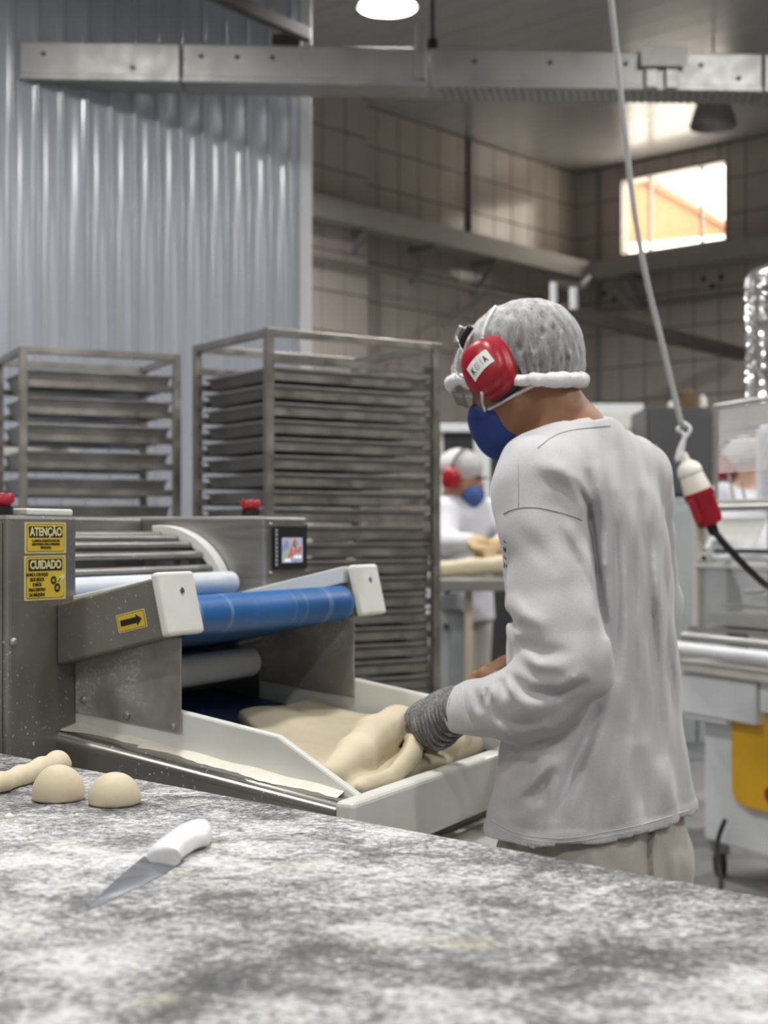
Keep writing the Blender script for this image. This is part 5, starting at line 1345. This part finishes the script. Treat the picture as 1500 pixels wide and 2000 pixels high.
# ------------------------------------------------------------------ cabinets behind the worker
def cab(name, x0, x1, y0, Y, depth, label, cat, m, z0=.0, skew=0.0):
    a = px(x0, y0, Y); b = px(x1, y0, Y + skew); dv = (b - a); dv.z = 0; w = dv.length; dv.normalize(); nv = V3(-dv.y, dv.x, 0)
    t = thing(name, (a.x, a.y, z0), label, cat)
    def at(u, d, z): return V3(a.x, a.y, 0) + dv * u + nv * d + V3(0, 0, z)
    MB().prism([at(0, 0, z0), at(w, 0, z0), at(w, depth, z0), at(0, depth, z0)], (0, 0, a.z - z0)).obj('body', m, t, bevel=.01)
    return t, at, w, a.z, dv, nv
def cpart(nm, at, u0, u1, z0, z1, d, th, m, t, bevel=.004):
    return MB().prism([at(u0, -d, z0), at(u1, -d, z0), at(u1, -d - th, z0), at(u0, -d - th, z0)], (0, 0, z1 - z0)).obj(nm, m, t, bevel=bevel)
t, at, w, zt, dv, nv = cab('upright_freezer', 1040, 1258, 788, 8.6, .7, 'tall white upright freezer behind the worker', 'freezer', M['white_paint'])
cpart('door', at, .03, w - .02, .15, zt - .05, 0, .04, M['white_pe'], t); cpart('door_handle', at, .06, .09, .9, 1.3, .045, .03, M['galv'], t)
t, at, w, zt, dv, nv = cab('steel_cabinet', 1262, 1392, 795, 8.0, .5, 'dark grey steel cabinet behind the hanging plug', 'cabinet', M['dark_cab'] if 'dark_cab' in M else M.setdefault('dark_cab', mat('dark_grey_steel', (.105, .105, .108), .4, .6, .1, 3)), z0=1.46)
cpart('door', at, .015, w - .015, 1.48, zt - .03, 0, .02, M['dark_cab'], t); cpart('door_handle', at, .04, .055, 1.55, 1.75, .025, .02, M['galv'], t)
t, at, w, zt, dv, nv = cab('low_cabinet', 1300, 1420, 972, 7.95, .6, 'pale grey low cabinet under the dark steel cabinet', 'cabinet', M['grey_paint'])
cpart('door', at, .02, w / 2 - .01, .1, zt - .06, 0, .02, M['grey_paint'], t); cpart('door', at, w / 2 + .01, w - .02, .1, zt - .06, 0, .02, M['grey_paint'], t)
M['jar'] = mat('brown_jar', (.12, .07, .035), .4)
for x, y, r, h, m, lab in ((1345, 795, .045, .14, M['jar'], 'brown jar on top of the dark steel cabinet'), (1312, 795, .022, .06, M['plug_white'], 'small pale bottle left of the brown jar'), (1372, 796, .024, .10, M['cream_paint'], 'cream bottle right of the brown jar')):
    c = px(x, y, 8.2); c.z = px(1262, 795, 8.0).z
    b = MB().lathe([(0, 0), (r, 0), (r * 1.03, h * .1), (r, h * .65), (r * .55, h * .78), (r * .5, h * .9), (0, h * .9)], c, UZ, 14).obj('bottle', m, smooth='auto', label=lab, cat='bottle', group='bottles on the steel cabinet')
    MB().cyl(c + V3(0, 0, h * .88), c + V3(0, 0, h), r * .55, n=12).obj('cap', M['dark_steel'], b)
# tall glazed cabinet behind the far worker
t, at, w, zt, dv, nv = cab('glazed_cabinet', 855, 1010, 828, 7.7, .6, 'tall white-framed cabinet with dark glazed doors behind the far worker', 'cabinet', M['cream_paint'])
cpart('door_glass', at, .03, .19, .2, zt - .04, 0, .006, M['dark_glass'], t); cpart('door_glass', at, .285, w - .02, .2, zt - .04, 0, .006, M['dark_glass'], t)
cpart('door_frame', at, .195, .28, .1, zt, 0, .03, M['white_paint'], t); cpart('door_frame', at, .0, w, zt - .045, zt, 0, .03, M['white_paint'], t)
t, at, w, zt, dv, nv = cab('grey_cabinet', 858, 910, 1196, 6.18, .3, 'grey low cabinet under the far dough table', 'cabinet', M['grey_paint'])
MB().cyl(at(.03, 0, zt - .06), at(.03, -.03, zt - .06), .012, n=12).obj('knob', M['black'], t)
cpart('door', at, .05, w - .01, .08, zt - .03, 0, .015, M['grey_paint'], t)

# ------------------------------------------------------------------ far table with a dough slab
ft = thing('dough_table', px(930, 1130, 6.2).xy.to_3d(), 'narrow steel-topped table with a pale wooden leg behind the rack', 'table')
a = px(840, 1128, 6.25); b = px(1060, 1128, 6.25)
MB().bb(a.x, b.x, 6.0, 6.6, a.z - .05, a.z).obj('table_top', M['steel'], ft, bevel=.006)
zt_ = a.z - .05
pw = mat('pale_wood', (.52, .46, .34), .6, 0, .15, 8, (1, 1, .1))
for x, yv, m in ((915, 6.1, pw), (1040, 6.1, pw), (850, 6.5, M['steel']), (1045, 6.5, M['steel'])):
    c = px(x, 1200, yv); MB().bb(c.x - .016, c.x + .016, yv - .016, yv + .016, 0, zt_).obj('leg', m, ft, bevel=.003)
MB().prism([px(868, 1158, 6.15), px(900, 1132, 6.15), px(905, 1136, 6.15), px(874, 1162, 6.15)], (0, .03, 0)).obj('brace', M['dark_steel'], ft)
g = SDF((.18, 5.95, a.z - .12), (.75, 6.62, a.z + .16), .009)
g.chain([px(866, 1112, 6.2), px(920, 1107, 6.2), px(985, 1103, 6.2), px(1040, 1103, 6.2)], [.036, .034, .036, .03], k=.03)
g.chain([px(866, 1112, 6.42), px(985, 1104, 6.42), px(1040, 1103, 6.42)], [.034, .036, .03], k=.05)
g.half((0, 0, a.z + .002), (0, 0, -1), .003)
link('dough_slab', g.mesh('dough_slab'), M['dough'], smooth=True, label='long pale dough slab on the far table in front of the far worker', cat='dough')

# ------------------------------------------------------------------ far workers
def far_worker(name, H, f, rows, e1, e2, arms, label, hands, glv, hpitch=0.2, raised=None):
    f = V3(f[0] * math.cos(hpitch), f[1] * math.cos(hpitch), -math.sin(hpitch)).normalized(); l = V3(-f.y, f.x, 0).normalized(); u = f.cross(l).normalized(); A = (f, l, u)
    def h_(a, b, c): return H + f * a + l * b + u * c
    lo = V3(min(r[1] for r in rows) - .5, min(r[2] for r in rows) - .5, 0); hi = V3(max(r[1] for r in rows) + .5, max(r[2] for r in rows) + .5, H.z + .2)
    top = max(rows, key=lambda r: r[0]); nb = V3(top[1], top[2], top[0])
    g = SDF(lo, hi, .012)
    g.loft([(r[0], r[1], r[2], r[3] * .8, r[4] * .8) for r in rows], e1, e2, k=.03)
    g.chain([nb - V3(0, 0, .04), h_(-.03, 0, -.06)], [.07, .055], k=.03)
    g.ell(h_(-.012, 0, .034), (.098, .077, .084), A, k=.02); g.ell(h_(.034, 0, -.035), (.066, .06, .078), A, k=.03)
    g.chain([h_(.09, 0, .015), h_(.115, 0, -.03)], [.011, .014], k=.015)
    for arm, hnd in zip(arms, hands):
        g.chain(arm, [.05, .042, .032], k=.03)
        d = (Vector(hnd) - Vector(arm[-1])).normalized(); s = d.cross(UZ).normalized()
        g.cap(arm[-1], hnd, .032, .034, k=.02)
        for o in (-.03, -.01, .01, .03): g.chain([Vector(hnd) + s * o, Vector(hnd) + s * o + d * .04 - V3(0, 0, .01), Vector(hnd) + s * o + d * .055 - V3(0, 0, .035)], [.013, .012, .010], k=.008)
        g.chain([Vector(hnd) - d * .03 + s * .035, Vector(hnd) + s * .05 + d * .02 - V3(0, 0, .01)], [.014, .011], k=.01)
    base = min(rows, key=lambda r: r[0])
    for sg in (1, -1):
        hp = V3(base[1], base[2], base[0]) + V3(*e1.xy, 0) * .085 * sg
        g.chain([hp, V3(hp.x, hp.y, .46), V3(hp.x, hp.y, .09)], [.085, .06, .045], k=.03); fo = V3(f.x, f.y, 0).normalized()
        g.chain([V3(hp.x, hp.y, .045), V3(hp.x, hp.y, .04) + fo * .15], [.04, .035], k=.02)
    w = link(name, g.mesh(name), M['skin_bg'], smooth=True, label=label, cat='person')
    g = SDF(lo, hi, .011)
    g.loft(rows, e1, e2, k=.03)
    for arm in arms: g.chain([nb - V3(0, 0, .09), arm[0]], [.06, .07], k=.05); g.chain(arm, [.068, .058, .042], k=.025)
    if raised: g.chain(raised, [.05, .05], k=.02)
    link('shirt', g.mesh('shirt'), M['shirt_bg'], w, smooth=True)
    g = SDF(lo, V3(hi.x, hi.y, base[0] + .1), .012)
    for sg in (1, -1):
        hp = V3(base[1], base[2], base[0]) + V3(*e1.xy, 0) * .085 * sg
        g.chain([hp, V3(hp.x, hp.y, .46), V3(hp.x, hp.y, .12)], [.11, .09, .075], k=.04)
    link('trousers', g.mesh('trousers'), M['trousers'], w, smooth=True)
    g = SDF(H - V3(.2, .2, .2), H + V3(.2, .2, .2), .007)
    g.ell(h_(-.015, 0, .040), (.112, .092, .096), A, k=0); g.half(h_(0, 0, -.005), -uh * 0 + (-u * .95 + f * .0).normalized(), .004)
    link('hairnet', g.mesh('hairnet'), M['net_far'], w, smooth=True)
    g = SDF(H - V3(.2, .2, .2), H + V3(.2, .2, .2), .006)
    g.ell(h_(.070, 0, -.075), (.056, .062, .060), A, k=0); g.half(h_(.055, 0, -.05), (f * -.6 + u * .8).normalized(), .004)
    link('face_mask', g.mesh('face_mask'), M['mask_far'], w, smooth=True)
    for sg in (1, -1):
        g = SDF(h_(0, .1 * sg, 0) - V3(.09, .09, .09), h_(0, .1 * sg, 0) + V3(.09, .09, .09), .006)
        g.ell(h_(.0, .105 * sg, -.01), (.045, .03, .052), A, k=0, n=2.6); g.cap(h_(0, .09 * sg, -.01), h_(0, .06 * sg, -.01), .03, k=.01)
        link('earmuff_cup', g.mesh('earmuff_cup'), M['red'], w, smooth=True)
    MB().tube(catmull([h_(.0, .115, .03), h_(.01, .095, .10), h_(.01, 0, .145), h_(.01, -.095, .10), h_(.0, -.115, .03)], 6), .006, 8).obj('headband', M['black'], w, smooth=True)
    MB().tube([h_(.105, .06, .012), h_(.118, .0, .012), h_(.105, -.06, .012)], .006, 6).obj('glasses', M['black'], w, smooth=True)
    if glv:
        for arm, hnd in zip(arms, hands):
            g = SDF(Vector(hnd) - V3(.14, .14, .12), Vector(hnd) + V3(.14, .14, .12), .006)
            d = (Vector(hnd) - Vector(arm[-1])).normalized(); s = d.cross(UZ).normalized()
            g.cap(Vector(arm[-1]) - d * .0, hnd, .040, .042, k=.02)
            for o in (-.03, -.01, .01, .03): g.chain([Vector(hnd) + s * o, Vector(hnd) + s * o + d * .04 - V3(0, 0, .01), Vector(hnd) + s * o + d * .06 - V3(0, 0, .04)], [.017, .016, .014], k=.008)
            g.chain([Vector(hnd) - d * .03 + s * .035, Vector(hnd) + s * .055 + d * .02 - V3(0, 0, .01)], [.018, .015], k=.01)
            link('glove', g.mesh('glove'), M['glove_tan'], w, smooth=True)
    return w
M['net_far'] = mat('pale_hairnet', (.50, .48, .48), .7, 0, .15, 30); M['mask_far'] = mat('dusty_blue_mask', (.06, .11, .32), .8)
f1 = V3(.80, -.60, 0); l1 = V3(.60, .80, 0)
def fw(x, y, Y): return px(x, y, Y)
c0 = px(908, 1200, 6.85)
rows1 = [(.84, c0.x - .02, 6.88, .20, .14), (1.0, c0.x - .02, 6.88, .19, .13), (1.2, c0.x - .01, 6.87, .19, .12), (1.33, c0.x, 6.86, .185, .11), (1.39, c0.x, 6.86, .15, .09), (1.43, c0.x + .005, 6.85, .09, .07)]
far_worker('person', px(902, 932, 6.8), (.85, -.52), rows1, l1, f1,
           [[px(872, 1000, 6.74), px(872, 1062, 6.6), px(922, 1060, 6.46)], [px(968, 1000, 7.0), px(1000, 1050, 6.8), px(972, 1066, 6.52)]],
           'far worker in white with blue mask and red earmuffs at the dough table', [px(940, 1066, 6.42), px(955, 1072, 6.46)], True, .15)
f2 = V3(-.35, .94, 0); l2 = V3(-.94, -.35, 0)
c0 = px(1500, 1100, 6.3)
rows2 = [(.84, c0.x + .06, 6.15, .20, .15), (1.0, c0.x + .05, 6.18, .20, .15), (1.2, c0.x + .0, 6.28, .21, .14), (1.32, px(1478, 0, 6.3).x, 6.36, .20, .12), (1.40, px(1470, 0, 6.3).x, 6.42, .14, .10), (1.45, px(1465, 0, 6.3).x, 6.45, .08, .07)]
far_worker('person', px(1452, 912, 6.55), (-.35, .94), rows2, l2, f2,
           [[px(1412, 975, 6.4), px(1412, 1040, 6.5), px(1440, 1045, 6.7)], [px(1530, 985, 6.5), px(1545, 1040, 6.6), px(1510, 1050, 6.75)]],
           'far worker in white seen from behind through the wire guard at the right', [px(1450, 1050, 6.76), px(1500, 1052, 6.8)], False, .35, raised=[px(1500, 985, 6.3), px(1499, 850, 6.25)])
